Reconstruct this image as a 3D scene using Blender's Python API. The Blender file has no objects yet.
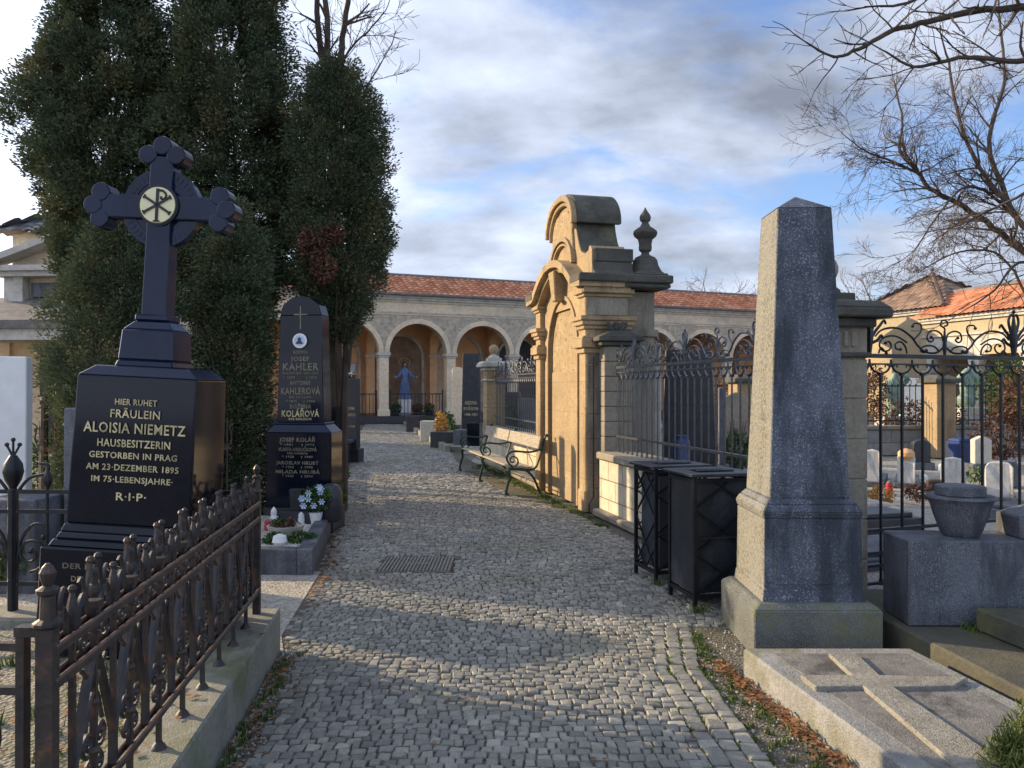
import bpy, bmesh, math, random
import numpy as np
from math import sin, cos, pi, radians as R, atan2, sqrt, hypot
from mathutils import Vector, Matrix
random.seed(7); rng = np.random.default_rng(7)
S = bpy.context.scene
COL = S.collection

# ---------------- camera, sky, sun, exposure ----------------
cam_d = bpy.data.cameras.new('camera'); cam = bpy.data.objects.new('camera', cam_d); COL.objects.link(cam)
cam.location = (0, 0, 1.6); cam.rotation_euler = (R(90.3), 0, 0)
cam_d.sensor_width = 36; cam_d.lens = 27; cam_d.clip_start = 0.05; cam_d.clip_end = 2000
S.camera = cam
SUN_AZ = 23.0
SUN_EL = 19.0
sv = Vector((-cos(R(SUN_AZ))*cos(R(SUN_EL)), sin(R(SUN_AZ))*cos(R(SUN_EL)), sin(R(SUN_EL))))
sl = bpy.data.lights.new('sun', 'SUN'); sl.energy = 5.0; sl.angle = R(0.6); sl.color = (1.0, 0.76, 0.46)
sun = bpy.data.objects.new('sun', sl); COL.objects.link(sun)
sun.rotation_euler = sv.to_track_quat('Z', 'Y').to_euler(); sun.location = (-20, 10, 20)

W = bpy.data.worlds.new('World'); S.world = W; W.use_nodes = True
nt = W.node_tree; nt.nodes.clear()
def wn(t, **k):
    n = nt.nodes.new(t)
    for a, b in k.items(): setattr(n, a, b)
    return n
def wmath(op, a, b=None, clamp=False):
    n = nt.nodes.new('ShaderNodeMath'); n.operation = op; n.use_clamp = clamp
    for i, v in enumerate((a, b)):
        if v is None: continue
        if isinstance(v, (int, float)): n.inputs[i].default_value = v
        else: nt.links.new(v, n.inputs[i])
    return n.outputs[0]
out = wn('ShaderNodeOutputWorld'); bg = wn('ShaderNodeBackground'); bg.inputs['Strength'].default_value = 0.13
sky = wn('ShaderNodeTexSky', sky_type='NISHITA'); sky.sun_disc = False
sky.sun_elevation = R(SUN_EL); sky.sun_rotation = R(-90 + SUN_AZ); sky.air_density = 1.0; sky.dust_density = 0.6; sky.ozone_density = 2.0
tc = wn('ShaderNodeTexCoord'); sep = wn('ShaderNodeSeparateXYZ'); nt.links.new(tc.outputs['Generated'], sep.inputs[0])
zz = wmath('MAXIMUM', sep.outputs[2], 0.0); den = wmath('ADD', zz, 0.42)
cx = wmath('DIVIDE', sep.outputs[0], den); cy = wmath('DIVIDE', sep.outputs[1], den)
comb = wn('ShaderNodeCombineXYZ'); nt.links.new(cx, comb.inputs[0]); nt.links.new(cy, comb.inputs[1]); comb.inputs[2].default_value = 3.7
mp = wn('ShaderNodeMapping'); nt.links.new(comb.outputs[0], mp.inputs[0]); mp.inputs['Rotation'].default_value = (0, 0, R(28)); mp.inputs['Scale'].default_value = (0.95, 1.5, 1)
n1 = wn('ShaderNodeTexNoise'); n1.inputs['Scale'].default_value = 2.1; n1.inputs['Detail'].default_value = 9; n1.inputs['Roughness'].default_value = 0.58; n1.inputs['Distortion'].default_value = 0.35
nt.links.new(mp.outputs[0], n1.inputs['Vector'])
n2 = wn('ShaderNodeTexNoise'); n2.inputs['Scale'].default_value = 3.2; n2.inputs['Detail'].default_value = 8; n2.inputs['Roughness'].default_value = 0.56
nt.links.new(mp.outputs[0], n2.inputs['Vector'])
# open blue lies to the right (east) of the view, thick cloud to the left
cov = wmath('MULTIPLY', sep.outputs[0], -0.16)
fac = wmath('ADD', n1.outputs[0], cov)
mr = wn('ShaderNodeMapRange'); mr.interpolation_type = 'SMOOTHSTEP'; nt.links.new(fac, mr.inputs[0])
mr.inputs[1].default_value = 0.29; mr.inputs[2].default_value = 0.50
# sunward brightening of the cloud
dot = wn('ShaderNodeVectorMath', operation='DOT_PRODUCT'); nt.links.new(tc.outputs['Generated'], dot.inputs[0]); dot.inputs[1].default_value = sv
d1 = wmath('MAXIMUM', dot.outputs['Value'], 0.0); d2 = wmath('POWER', d1, 3.0)
shade = wn('ShaderNodeMapRange'); nt.links.new(n2.outputs[0], shade.inputs[0]); shade.inputs[1].default_value = 0.34; shade.inputs[2].default_value = 0.66; shade.inputs[3].default_value = 1.25; shade.inputs[4].default_value = 3.9
lowb = wmath('MULTIPLY', wmath('SUBTRACT', 0.6, zz, True), 1.3)
# extra cloud brightness added behind the camera as fill for the shaded fronts
back_fill = wmath('MULTIPLY', wmath('MAXIMUM', wmath('MULTIPLY', sep.outputs[1], -1.0), 0.0), 3.0)
br = wmath('ADD', wmath('ADD', shade.outputs[0], wmath('MULTIPLY', d2, 8.0)), wmath('ADD', lowb, back_fill))
cc = wn('ShaderNodeMixRGB', blend_type='MULTIPLY'); cc.inputs[0].default_value = 1; nt.links.new(br, cc.inputs[1]); cc.inputs[2].default_value = (0.85, 0.935, 1.13, 1)
sk2 = wn('ShaderNodeMixRGB', blend_type='MULTIPLY'); sk2.inputs[0].default_value = 1; nt.links.new(sky.outputs[0], sk2.inputs[1]); sk2.inputs[2].default_value = (0.95, 1.0, 1.2, 1)
mx = wn('ShaderNodeMixRGB'); nt.links.new(wmath('MULTIPLY', mr.outputs[0], 0.93), mx.inputs[0]); nt.links.new(sk2.outputs[0], mx.inputs[1]); nt.links.new(cc.outputs[0], mx.inputs[2])
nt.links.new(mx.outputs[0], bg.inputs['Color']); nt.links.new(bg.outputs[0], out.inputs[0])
S.view_settings.view_transform = 'Standard'; S.view_settings.look = 'None'; S.view_settings.gamma = 1; S.view_settings.exposure = 0.72
S.view_settings.use_curve_mapping = False

# ---------------- helpers ----------------
F = 768.0; HZ = 388.0; EYE = 1.6
def PX(px, Z): return (px-512)/F*Z
def HH(py, Z): return EYE-(py-HZ)/F*Z
def GP(px, py, z=0.0):
    Z = F*(EYE-z)/(py-HZ); return ((px-512)/F*Z, Z)

class MB:
    def __init__(s): s.v = []; s.f = []
    def add(s, vs, fs):
        b = len(s.v); s.v += [tuple(v) for v in vs]; s.f += [tuple(i+b for i in f) for f in fs]; return s
    def box(s, x0, x1, y0, y1, z0, z1, tx=0, ty=0):
        # tx/ty: inset at top
        s.add([(x0,y0,z0),(x1,y0,z0),(x1,y1,z0),(x0,y1,z0),(x0+tx,y0+ty,z1),(x1-tx,y0+ty,z1),(x1-tx,y1-ty,z1),(x0+tx,y1-ty,z1)],
              [(3,2,1,0),(4,5,6,7),(0,1,5,4),(1,2,6,5),(2,3,7,6),(3,0,4,7)]); return s
    def cbox(s, cx, cy, cz, dx, dy, dz, rz=0, rx=0, ry=0):
        M = Matrix.Rotation(rz,3,'Z') @ Matrix.Rotation(ry,3,'Y') @ Matrix.Rotation(rx,3,'X')
        vs = []
        for z in (-1,1):
            for (x,y) in ((-1,-1),(1,-1),(1,1),(-1,1)):
                p = M @ Vector((x*dx/2,y*dy/2,z*dz/2)); vs.append((p.x+cx,p.y+cy,p.z+cz))
        s.add(vs, [(3,2,1,0),(4,5,6,7),(0,1,5,4),(1,2,6,5),(2,3,7,6),(3,0,4,7)]); return s
    def poly(s, pts, z0, z1):       # plan polygon (ccw) extruded in z
        n = len(pts)
        s.add([(x,y,z0) for x,y in pts]+[(x,y,z1) for x,y in pts], [tuple(reversed(range(n))), tuple(range(n,2*n))]+[(i,(i+1)%n,n+(i+1)%n,n+i) for i in range(n)]); return s
    def prism(s, pts, y0, y1):      # (x,z) polygon, ccw seen from front(-y)
        n = len(pts)
        s.add([(x,y0,z) for x,z in pts]+[(x,y1,z) for x,z in pts], [tuple(range(n)), tuple(reversed(range(n,2*n)))]+[((i+1)%n,i,n+i,n+(i+1)%n) for i in range(n)]); return s
    def tube(s, pts, r, n=6, cap=True, flat=1.0):
        pts = [Vector(p) for p in pts]; m = len(pts)
        if m < 2: return s
        rs = r if isinstance(r, (list,tuple)) else [r]*m
        b = len(s.v); up = None
        for i, p in enumerate(pts):
            t = (pts[min(i+1,m-1)]-pts[max(i-1,0)])
            if t.length < 1e-9: t = Vector((0,0,1))
            t.normalize()
            if up is None:
                a = Vector((0,1,0)) if abs(t.y) < .9 else Vector((1,0,0)); u = (a-t*a.dot(t)).normalized()
            else:
                u = (up-t*up.dot(t)); u = u.normalized() if u.length > 1e-6 else t.orthogonal().normalized()
            up = u; w = t.cross(u)
            for k in range(n):
                a = 2*pi*(k+.5)/n; q = p+u*(cos(a)*rs[i]*flat)+w*(sin(a)*rs[i]); s.v.append((q.x,q.y,q.z))
        for i in range(m-1):
            for k in range(n):
                k2 = (k+1)%n; s.f.append((b+i*n+k, b+i*n+k2, b+(i+1)*n+k2, b+(i+1)*n+k))
        if cap:
            s.f.append(tuple(b+k for k in reversed(range(n)))); s.f.append(tuple(b+(m-1)*n+k for k in range(n)))
        return s
    def lathe(s, prof, cx=0, cy=0, z=0, n=16, ax='z'):   # prof: (r,z) list
        b = len(s.v); m = len(prof)
        for r, h in prof:
            for k in range(n):
                a = 2*pi*k/n
                if ax == 'z': s.v.append((cx+r*cos(a), cy+r*sin(a), z+h))
                else: s.v.append((cx+r*cos(a), cy+h, z-r*sin(a)))   # axis along +y... h is y offset
        for i in range(m-1):
            for k in range(n):
                k2=(k+1)%n; s.f.append((b+i*n+k,b+i*n+k2,b+(i+1)*n+k2,b+(i+1)*n+k))
        s.f.append(tuple(b+k for k in reversed(range(n)))); s.f.append(tuple(b+(m-1)*n+k for k in range(n)))
        return s
    def ball(s, x, y, z, r, n=12, sz=1.0):
        k = max(4, n//2)
        return s.lathe([(max(r*sin(pi*i/k), r*.02), -r*cos(pi*i/k)*sz) for i in range(k+1)], x, y, z, n)
    def strip(s, path, th, y0, y1):   # ribbon of given thickness following an (x,z) path, depth y0..y1
        m = len(path); ins = []; outs = []
        for i, (x,z) in enumerate(path):
            a = path[max(i-1,0)]; c = path[min(i+1,m-1)]; dx, dz = c[0]-a[0], c[1]-a[1]; l = hypot(dx,dz) or 1
            outs.append((x-dz/l*th, z+dx/l*th)); ins.append((x,z))
        b = len(s.v)
        for i in range(m):
            s.v += [(ins[i][0],y0,ins[i][1]),(outs[i][0],y0,outs[i][1]),(outs[i][0],y1,outs[i][1]),(ins[i][0],y1,ins[i][1])]
        for i in range(m-1):
            p = b+i*4; q = p+4
            for k in range(4): s.f.append((p+k, p+(k+1)%4, q+(k+1)%4, q+k))
        s.f += [(b+3,b+2,b+1,b), (b+(m-1)*4, b+(m-1)*4+1, b+(m-1)*4+2, b+(m-1)*4+3)]
        return s
    def archplate(s, x0, x1, z0, z1, cx, r, zs, y0, y1, n=20):
        pts = [(cx-r*cos(pi*i/n), zs+r*sin(pi*i/n)) for i in range(n+1)]
        pts = [(cx-r,z0)]*(z0 < zs-1e-6)+pts+[(cx+r,z0)]*(z0 < zs-1e-6)
        poly = [(x0,z1),(x0,z0)]+pts+[(x1,z0),(x1,z1)]
        # face as quads to the top edge
        top = [(x0+(x1-x0)*i/(len(pts)-1), z1) for i in range(len(pts))]
        b = len(s.v); m = len(pts)
        for y in (y0,y1):
            s.v += [(p[0],y,p[1]) for p in pts]; s.v += [(p[0],y,p[1]) for p in top]; s.v += [(x0,y,z0),(x1,y,z0)]
        L = 2*m+2
        for i in range(m-1):
            s.f.append((b+i,b+i+1,b+m+i+1,b+m+i)); s.f.append((b+L+i+1,b+L+i,b+L+m+i,b+L+m+i+1))
            s.f.append((b+i+1,b+i,b+L+i,b+L+i+1)); s.f.append((b+m+i,b+m+i+1,b+L+m+i+1,b+L+m+i))
        s.f += [(b+2*m,b,b+m),(b+L+2*m,b+L+m,b+L),(b+m-1,b+2*m+1,b+2*m-1),(b+L+m-1,b+L+2*m-1,b+L+2*m+1)]
        s.f += [(b+2*m,b+m,b+L+m,b+L+2*m),(b+2*m+1,b+L+2*m+1,b+L+2*m-1,b+2*m-1)]
        return s
    def obj(s, name, m, parent=None, loc=(0,0,0), rot=(0,0,0), bevel=0, smooth=False, seg=1):
        me = bpy.data.meshes.new(name); me.from_pydata(s.v, [], s.f); me.update()
        bm = bmesh.new(); bm.from_mesh(me); bmesh.ops.recalc_face_normals(bm, faces=bm.faces); bm.to_mesh(me); bm.free()
        if m: me.materials.append(m)
        if smooth:
            me.polygons.foreach_set('use_smooth', [True]*len(me.polygons))
            try: me.set_sharp_from_angle(angle=R(38))
            except Exception: pass
        o = bpy.data.objects.new(name, me); COL.objects.link(o)
        o.location = loc; o.rotation_euler = rot
        if parent: o.parent = parent
        if bevel:
            md = o.modifiers.new('bevel','BEVEL'); md.width = bevel; md.segments = seg; md.limit_method = 'ANGLE'; md.angle_limit = R(35); md.harden_normals = False
        return o
def np_obj(name, V, Fc, m, parent=None, loc=(0,0,0), tone=None, smooth=False):
    me = bpy.data.meshes.new(name); V = np.asarray(V, dtype=np.float32); Fc = np.asarray(Fc, dtype=np.int32); k = Fc.shape[1]
    me.vertices.add(len(V)); me.vertices.foreach_set('co', V.ravel())
    me.loops.add(Fc.size); me.loops.foreach_set('vertex_index', Fc.ravel())
    me.polygons.add(len(Fc)); me.polygons.foreach_set('loop_start', np.arange(0, Fc.size, k, dtype=np.int32))
    try: me.polygons.foreach_set('loop_total', np.full(len(Fc), k, dtype=np.int32))
    except Exception: pass
    if tone is not None:
        at = me.attributes.new('tone', 'FLOAT', 'FACE'); at.data.foreach_set('value', np.asarray(tone, dtype=np.float32))
    me.update(calc_edges=True); me.validate()
    me.materials.append(m)
    if smooth: me.polygons.foreach_set('use_smooth', [True]*len(me.polygons))
    o = bpy.data.objects.new(name, me); COL.objects.link(o); o.location = loc
    if parent: o.parent = parent
    return o
def tag(o, label=None, cat=None, group=None, kind=None):
    if label: o['label'] = label
    if cat: o['category'] = cat
    if group: o['group'] = group
    if kind: o['kind'] = kind
    return o
def thing(name, label, cat, loc=(0,0,0), rotz=0, group=None, rot=None):
    o = bpy.data.objects.new(name, None); COL.objects.link(o); o.empty_display_size = .2
    o.location = loc; o.rotation_euler = rot if rot else (0,0,rotz)
    return tag(o, label, cat, group)
def copy_tree(o, parent=None):
    c = o.copy(); COL.objects.link(c); c.parent = parent
    for ch in list(o.children): copy_tree(ch, c)
    return c
def catmull(P, n=6):
    P = [tuple(p) for p in P]; Q = [P[0]]+P+[P[-1]]; o = []
    for i in range(1, len(Q)-2):
        for k in range(n):
            t = k/n
            o.append(tuple(.5*((2*b)+(-a+c)*t+(2*a-5*b+4*c-d)*t*t+(-a+3*b-3*c+d)*t**3) for a,b,c,d in zip(Q[i-1],Q[i],Q[i+1],Q[i+2])))
    o.append(P[-1]); return o
def spiral(cx, cz, r0, r1, a0, a1, n=14):
    return [(cx+(r0+(r1-r0)*i/n)*cos(a0+(a1-a0)*i/n), cz+(r0+(r1-r0)*i/n)*sin(a0+(a1-a0)*i/n)) for i in range(n+1)]
def xz(pts, y=0, ox=0, oz=0): return [(p[0]+ox, y, p[1]+oz) for p in pts]

# ---------------- materials ----------------
class NT:
    def __init__(s, name):
        s.m = bpy.data.materials.new(name); s.m.use_nodes = True; s.t = s.m.node_tree
        s.b = s.t.nodes['Principled BSDF']; s.tc = s.t.nodes.new('ShaderNodeTexCoord')
    def link(s, a, b): s.t.links.new(a, b)
    def node(s, t, **k):
        n = s.t.nodes.new(t)
        for a, b in k.items(): setattr(n, a, b)
        return n
    def noise(s, scale, detail=4, rough=.55, vec=None, stretch=None, out=0):
        n = s.node('ShaderNodeTexNoise'); n.inputs['Scale'].default_value = scale; n.inputs['Detail'].default_value = detail; n.inputs['Roughness'].default_value = rough
        v = vec or s.tc.outputs['Object']
        if stretch:
            mp = s.node('ShaderNodeMapping'); mp.inputs['Scale'].default_value = stretch; s.link(v, mp.inputs[0]); v = mp.outputs[0]
        s.link(v, n.inputs['Vector']); return n.outputs[out]
    def ramp(s, f, stops):
        n = s.node('ShaderNodeValToRGB'); el = n.color_ramp.elements
        while len(el) < len(stops): el.new(.5)
        for e, (p, c) in zip(el, stops): e.position = p; e.color = (*c, 1) if len(c) == 3 else c
        s.link(f, n.inputs[0]); return n.outputs[0]
    def mix(s, f, a, b, bt='MIX'):
        n = s.node('ShaderNodeMixRGB', blend_type=bt)
        for i, v in enumerate((f,a,b)):
            if isinstance(v, (int,float)): n.inputs[i].default_value = v
            elif isinstance(v, tuple): n.inputs[i].default_value = (*v,1)
            else: s.link(v, n.inputs[i])
        return n.outputs[0]
    def math(s, op, a, b=0.0):
        n = s.node('ShaderNodeMath', operation=op)
        for i, v in enumerate((a,b)):
            if isinstance(v, (int,float)): n.inputs[i].default_value = v
            else: s.link(v, n.inputs[i])
        return n.outputs[0]
    def bump(s, h, strength=.4, dist=.01, prev=None):
        n = s.node('ShaderNodeBump'); n.inputs['Strength'].default_value = strength; n.inputs['Distance'].default_value = dist
        s.link(h, n.inputs['Height'])
        if prev is not None: s.link(prev, n.inputs['Normal'])
        s.link(n.outputs[0], s.b.inputs['Normal']); return n.outputs[0]
    def attr(s, name):
        n = s.node('ShaderNodeAttribute'); n.attribute_name = name; return n.outputs['Fac']
def stone(name, ca, cb, scale=3, rough=.85, speck=None, stain=None, bump=.35, streak=False, speckscale=120, spec=.5, stainpos=.56, metal=0):
    T = NT(name); f = T.noise(scale, 6, .6)
    c = T.ramp(f, [(.32, ca), (.68, cb)])
    fine = T.noise(scale*14, 3, .6)
    c = T.mix(.35, c, T.ramp(fine, [(.3,(.45,.45,.45)),(.7,(1.3,1.3,1.3))]), 'MULTIPLY')
    if speck:
        sp = T.noise(speckscale, 2, .7); c = T.mix(T.ramp(sp, [(.56,(0,0,0)),(.64,(1,1,1))]), c, speck)
    if stain:
        st = T.noise(scale*.9, 5, .65, stretch=((1.5,1.5,.35) if streak else (1,1,1)))
        c = T.mix(T.ramp(st, [(stainpos-.06,(0,0,0)),(stainpos+.1,(.85,.85,.85))]), c, stain)
    T.link(c, T.b.inputs['Base Color']); T.b.inputs['Metallic'].default_value = metal
    T.link(T.ramp(f, [(.3,(rough*.85,)*3),(.7,(min(1,rough*1.1),)*3)]), T.b.inputs['Roughness'])
    T.b.inputs['Specular IOR Level'].default_value = spec
    if bump: T.bump(T.math('ADD', fine, T.noise(scale*50,2)), bump, .006)
    return T.m
def plain(name, c, rough=.6, metal=0, var=.15, scale=8, bump=0, spec=.5):
    T = NT(name); f = T.noise(scale, 4, .6)
    T.link(T.ramp(f, [(.3, tuple(x*(1-var) for x in c)), (.7, tuple(x*(1+var) for x in c))]), T.b.inputs['Base Color'])
    T.b.inputs['Roughness'].default_value = rough; T.b.inputs['Metallic'].default_value = metal; T.b.inputs['Specular IOR Level'].default_value = spec
    if bump: T.bump(T.noise(scale*8,3), bump, .005)
    return T.m
M = {}
M['black'] = stone('polished_black_granite', (.003,.005,.012), (.006,.009,.020), 5, .10, speck=(.012,.015,.022), bump=0, speckscale=300, spec=.3)
M['blackrough'] = stone('black_granite_matt', (.018,.02,.026), (.04,.042,.05), 6, .4, bump=.1)
M['bluegloss'] = stone('dark_glazed_stone', (.005,.010,.030), (.010,.019,.054), 5, .16, bump=.03, spec=.3)
M['goldtext'] = plain('gold_leaf', (.50,.43,.24), .45, 0, .45, 14)
M['fadedgold'] = plain('worn_gold_leaf', (.18,.16,.11), .5, 0, .45, 9)
M['cream'] = plain('cream_enamel', (.72,.68,.42), .35, 0, .05)
M['white'] = plain('white_porcelain', (.75,.75,.74), .3, 0, .06)
M['marble'] = stone('dirty_white_marble', (.42,.42,.40), (.62,.62,.60), 5, .7, stain=(.22,.21,.17), bump=.4, streak=True, stainpos=.54)
M['wax'] = plain('white_candle_glass', (.7,.7,.68), .25, 0, .1)
M['obelisk'] = stone('lichened_sunlit_side_granite', (.035,.047,.075), (.13,.15,.20), 3.2, .8, speck=(.29,.30,.31), stain=(.02,.026,.038), bump=.9, streak=True, speckscale=95, stainpos=.5)
T_ob = M['obelisk'].node_tree
# lichen mottling plus painted sunlight: paler yellow on the sunlit path-facing side
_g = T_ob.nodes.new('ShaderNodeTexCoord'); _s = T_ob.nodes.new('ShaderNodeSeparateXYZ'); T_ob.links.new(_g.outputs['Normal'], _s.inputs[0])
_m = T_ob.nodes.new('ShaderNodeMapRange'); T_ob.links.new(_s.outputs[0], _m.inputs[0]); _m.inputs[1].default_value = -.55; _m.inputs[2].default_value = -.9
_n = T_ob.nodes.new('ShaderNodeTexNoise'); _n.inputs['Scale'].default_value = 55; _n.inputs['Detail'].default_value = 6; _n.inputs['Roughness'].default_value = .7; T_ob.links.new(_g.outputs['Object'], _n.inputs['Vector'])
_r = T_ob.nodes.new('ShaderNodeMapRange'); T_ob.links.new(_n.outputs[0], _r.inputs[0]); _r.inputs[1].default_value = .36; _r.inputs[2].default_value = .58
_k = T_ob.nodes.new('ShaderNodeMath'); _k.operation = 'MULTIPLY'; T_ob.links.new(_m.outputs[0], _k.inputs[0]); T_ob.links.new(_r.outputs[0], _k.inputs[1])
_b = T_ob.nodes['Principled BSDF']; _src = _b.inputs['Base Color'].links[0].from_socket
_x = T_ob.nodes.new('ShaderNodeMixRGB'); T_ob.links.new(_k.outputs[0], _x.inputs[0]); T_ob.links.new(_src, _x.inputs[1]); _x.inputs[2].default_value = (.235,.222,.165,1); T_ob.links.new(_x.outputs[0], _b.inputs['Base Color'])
M['obeliskbase'] = stone('mossy_granite', (.065,.072,.075), (.15,.16,.155), 3, .85, speck=(.24,.24,.21), stain=(.13,.135,.055), bump=.8, speckscale=130, stainpos=.57)
M['slab'] = stone('weathered_slab', (.17,.172,.165), (.34,.34,.335), 2.6, .85, speck=(.12,.12,.11), stain=(.14,.14,.08), bump=.9, speckscale=140, stainpos=.54)
M['slabdark'] = stone('lichen_dark_field', (.10,.097,.093), (.24,.232,.222), 4, .9, speck=(.22,.21,.20), stain=(.04,.04,.04), bump=1.0, speckscale=110, stainpos=.58)
M['slabcross'] = stone('weathered_cross', (.20,.19,.155), (.33,.315,.27), 3.1, .85, speck=(.12,.12,.12), stain=(.15,.14,.12), bump=.9, speckscale=70)
M['kerb'] = stone('mossy_concrete', (.16,.155,.125), (.29,.28,.235), 2.4, .9, stain=(.115,.125,.055), bump=.7, streak=False)
M['kerbdark'] = stone('dark_mossy_stone', (.045,.045,.036), (.10,.095,.07), 2.4, .9, stain=(.11,.11,.045), bump=.8)
M['greygranite'] = stone('grey_granite', (.05,.058,.08), (.12,.13,.16), 4, .6, speck=(.25,.25,.26), stain=(.035,.04,.05), streak=True, bump=.5, speckscale=170, stainpos=.52)
M['sand'] = stone('sandstone', (.33,.235,.125), (.48,.36,.21), 1.8, .9, stain=(.17,.12,.075), bump=1.2, streak=True, speck=(.29,.21,.13), speckscale=28, stainpos=.6)
def joints(m, bw, bh, depth=.55):
    # fine mortar joints between the stone blocks
    t = m.node_tree; b = t.nodes['Principled BSDF']; src = b.inputs['Base Color'].links[0].from_socket
    tc_ = t.nodes.new('ShaderNodeTexCoord'); mp_ = t.nodes.new('ShaderNodeMapping'); mp_.inputs['Rotation'].default_value = (R(90),0,0); t.links.new(tc_.outputs['Object'], mp_.inputs[0])
    ns_ = t.nodes.new('ShaderNodeTexNoise'); ns_.inputs['Scale'].default_value = 6; t.links.new(mp_.outputs[0], ns_.inputs['Vector'])
    ad = t.nodes.new('ShaderNodeVectorMath'); ad.operation = 'MULTIPLY_ADD'; t.links.new(ns_.outputs['Color'], ad.inputs[0]); ad.inputs[1].default_value = (.012,.012,.0); t.links.new(mp_.outputs[0], ad.inputs[2])
    br_ = t.nodes.new('ShaderNodeTexBrick'); t.links.new(ad.outputs[0], br_.inputs[0]); br_.inputs['Scale'].default_value = 1; br_.inputs['Brick Width'].default_value = bw; br_.inputs['Row Height'].default_value = bh
    br_.inputs['Mortar Size'].default_value = .0035; br_.inputs['Mortar Smooth'].default_value = .6
    br_.inputs['Color1'].default_value = (1,1,1,1); br_.inputs['Color2'].default_value = (.84,.83,.82,1); br_.inputs['Mortar'].default_value = (depth,depth*.92,depth*.85,1)
    mx_ = t.nodes.new('ShaderNodeMixRGB'); mx_.blend_type = 'MULTIPLY'; mx_.inputs[0].default_value = 1; t.links.new(src, mx_.inputs[1]); t.links.new(br_.outputs[0], mx_.inputs[2]); t.links.new(mx_.outputs[0], b.inputs['Base Color'])
joints(M['sand'], .85, .42)
M['sandpanel'] = stone('pitted_sandstone', (.35,.25,.135), (.50,.38,.22), 3.0, .95, stain=(.27,.19,.105), bump=1.6, speck=(.20,.14,.08), speckscale=22, stainpos=.6)
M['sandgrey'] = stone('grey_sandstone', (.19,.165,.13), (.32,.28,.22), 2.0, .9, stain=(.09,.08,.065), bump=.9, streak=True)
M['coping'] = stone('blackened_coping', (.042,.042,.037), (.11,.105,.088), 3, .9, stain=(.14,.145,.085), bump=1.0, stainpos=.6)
M['pale'] = stone('pale_stone', (.42,.40,.36), (.58,.55,.49), 3, .85, stain=(.3,.28,.24), bump=.5)
M['ochre'] = stone('ochre_render', (.62,.34,.165), (.74,.43,.22), 1.2, .95, stain=(.40,.25,.15), bump=.15, stainpos=.62)
M['render'] = stone('pale_render', (.64,.52,.375), (.76,.63,.46), .8, .95, stain=(.42,.37,.30), bump=.15)
M['yellow'] = stone('yellow_render', (.36,.30,.20), (.46,.39,.26), .8, .95, stain=(.42,.33,.19), bump=.15)
M['iron'] = plain('black_wrought_iron', (.016,.018,.022), .42, .3, .4, 14, .2)
M['greyiron'] = plain('grey_painted_iron', (.085,.088,.095), .35, .45, .35, 18, .2)
T = NT('rusty_wrought_iron'); f = T.noise(9,6,.7)
T.link(T.ramp(f, [(.38,(.022,.021,.024)),(.54,(.050,.038,.034)),(.68,(.16,.075,.042))]), T.b.inputs['Base Color']); T.b.inputs['Roughness'].default_value = .5; T.b.inputs['Metallic'].default_value = .25; T.bump(T.noise(60,4), .5, .004); M['rust'] = T.m
M['rustbar'] = plain('brown_rust', (.12,.075,.058), .5, .2, .5, 12, .3)
M['green'] = plain('green_cast_iron', (.012,.045,.036), .35, .1, .3, 16)
T = NT('weathered_bench_boards'); f = T.noise(6,6,.7,stretch=(1.2,12,12))
T.link(T.ramp(f, [(.3,(.13,.105,.075)),(.5,(.29,.25,.19)),(.75,(.42,.38,.31))]), T.b.inputs['Base Color']); T.b.inputs['Roughness'].default_value=.8; T.bump(f,.4,.004); M['board'] = T.m
M['sheet'] = stone('grey_sheet_metal', (.022,.026,.032), (.045,.05,.058), 3, .42, stain=(.075,.08,.09), bump=.2, metal=.4)
M['binframe'] = plain('dark_bin_frame', (.012,.014,.018), .45, .4, .4, 10, .2)
M['bark'] = stone('bark', (.045,.033,.026), (.11,.08,.06), 6, .95, bump=1.0)
M['barkpale'] = stone('twig_bark', (.07,.05,.038), (.16,.115,.08), 6, .95, bump=.6)
def leafmat(name, stops, rough=.75, sc=1.6, trans=.1):
    T = NT(name); t = T.attr('tone'); g = T.noise(sc, 3)
    f = T.math('ADD', T.math('MULTIPLY', t, .6), T.math('MULTIPLY', g, .4))
    T.link(T.ramp(f, stops), T.b.inputs['Base Color']); T.b.inputs['Roughness'].default_value = rough
    T.b.inputs['Specular IOR Level'].default_value = .25
    if trans:
        tr = T.node('ShaderNodeBsdfTranslucent'); T.link(T.ramp(f, stops), tr.inputs[0]); ms = T.node('ShaderNodeMixShader'); ms.inputs[0].default_value = trans
        T.link(T.b.outputs[0], ms.inputs[1]); T.link(tr.outputs[0], ms.inputs[2]); T.link(ms.outputs[0], T.t.nodes['Material Output'].inputs[0])
    return T.m
M['thuja'] = leafmat('thuja_foliage', [(.1,(.040,.060,.040)),(.42,(.070,.098,.055)),(.7,(.115,.125,.058)),(.93,(.19,.14,.075)),(.99,(.22,.10,.06))])
M['ivy'] = leafmat('evergreen_foliage', [(.1,(.02,.04,.015)),(.5,(.05,.10,.03)),(.9,(.13,.19,.05))])
M['redleaf'] = leafmat('reddish_foliage', [(.1,(.05,.026,.02)),(.5,(.115,.055,.038)),(.9,(.20,.11,.06))])
M['deadleaf'] = leafmat('fallen_leaf_brown', [(.1,(.06,.035,.022)),(.4,(.17,.08,.04)),(.7,(.30,.15,.07)),(.95,(.40,.28,.15))], .7, 6)
M['yellowplant'] = leafmat('yellow_foliage', [(.1,(.30,.14,.03)),(.5,(.5,.27,.06)),(.9,(.6,.45,.12))])
M['needle'] = leafmat('dwarf_conifer_foliage', [(.1,(.04,.06,.015)),(.5,(.12,.15,.035)),(.9,(.26,.27,.08))])
M['grass'] = leafmat('grass_blades', [(.1,(.03,.055,.012)),(.5,(.08,.13,.03)),(.9,(.17,.21,.07))])
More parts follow.
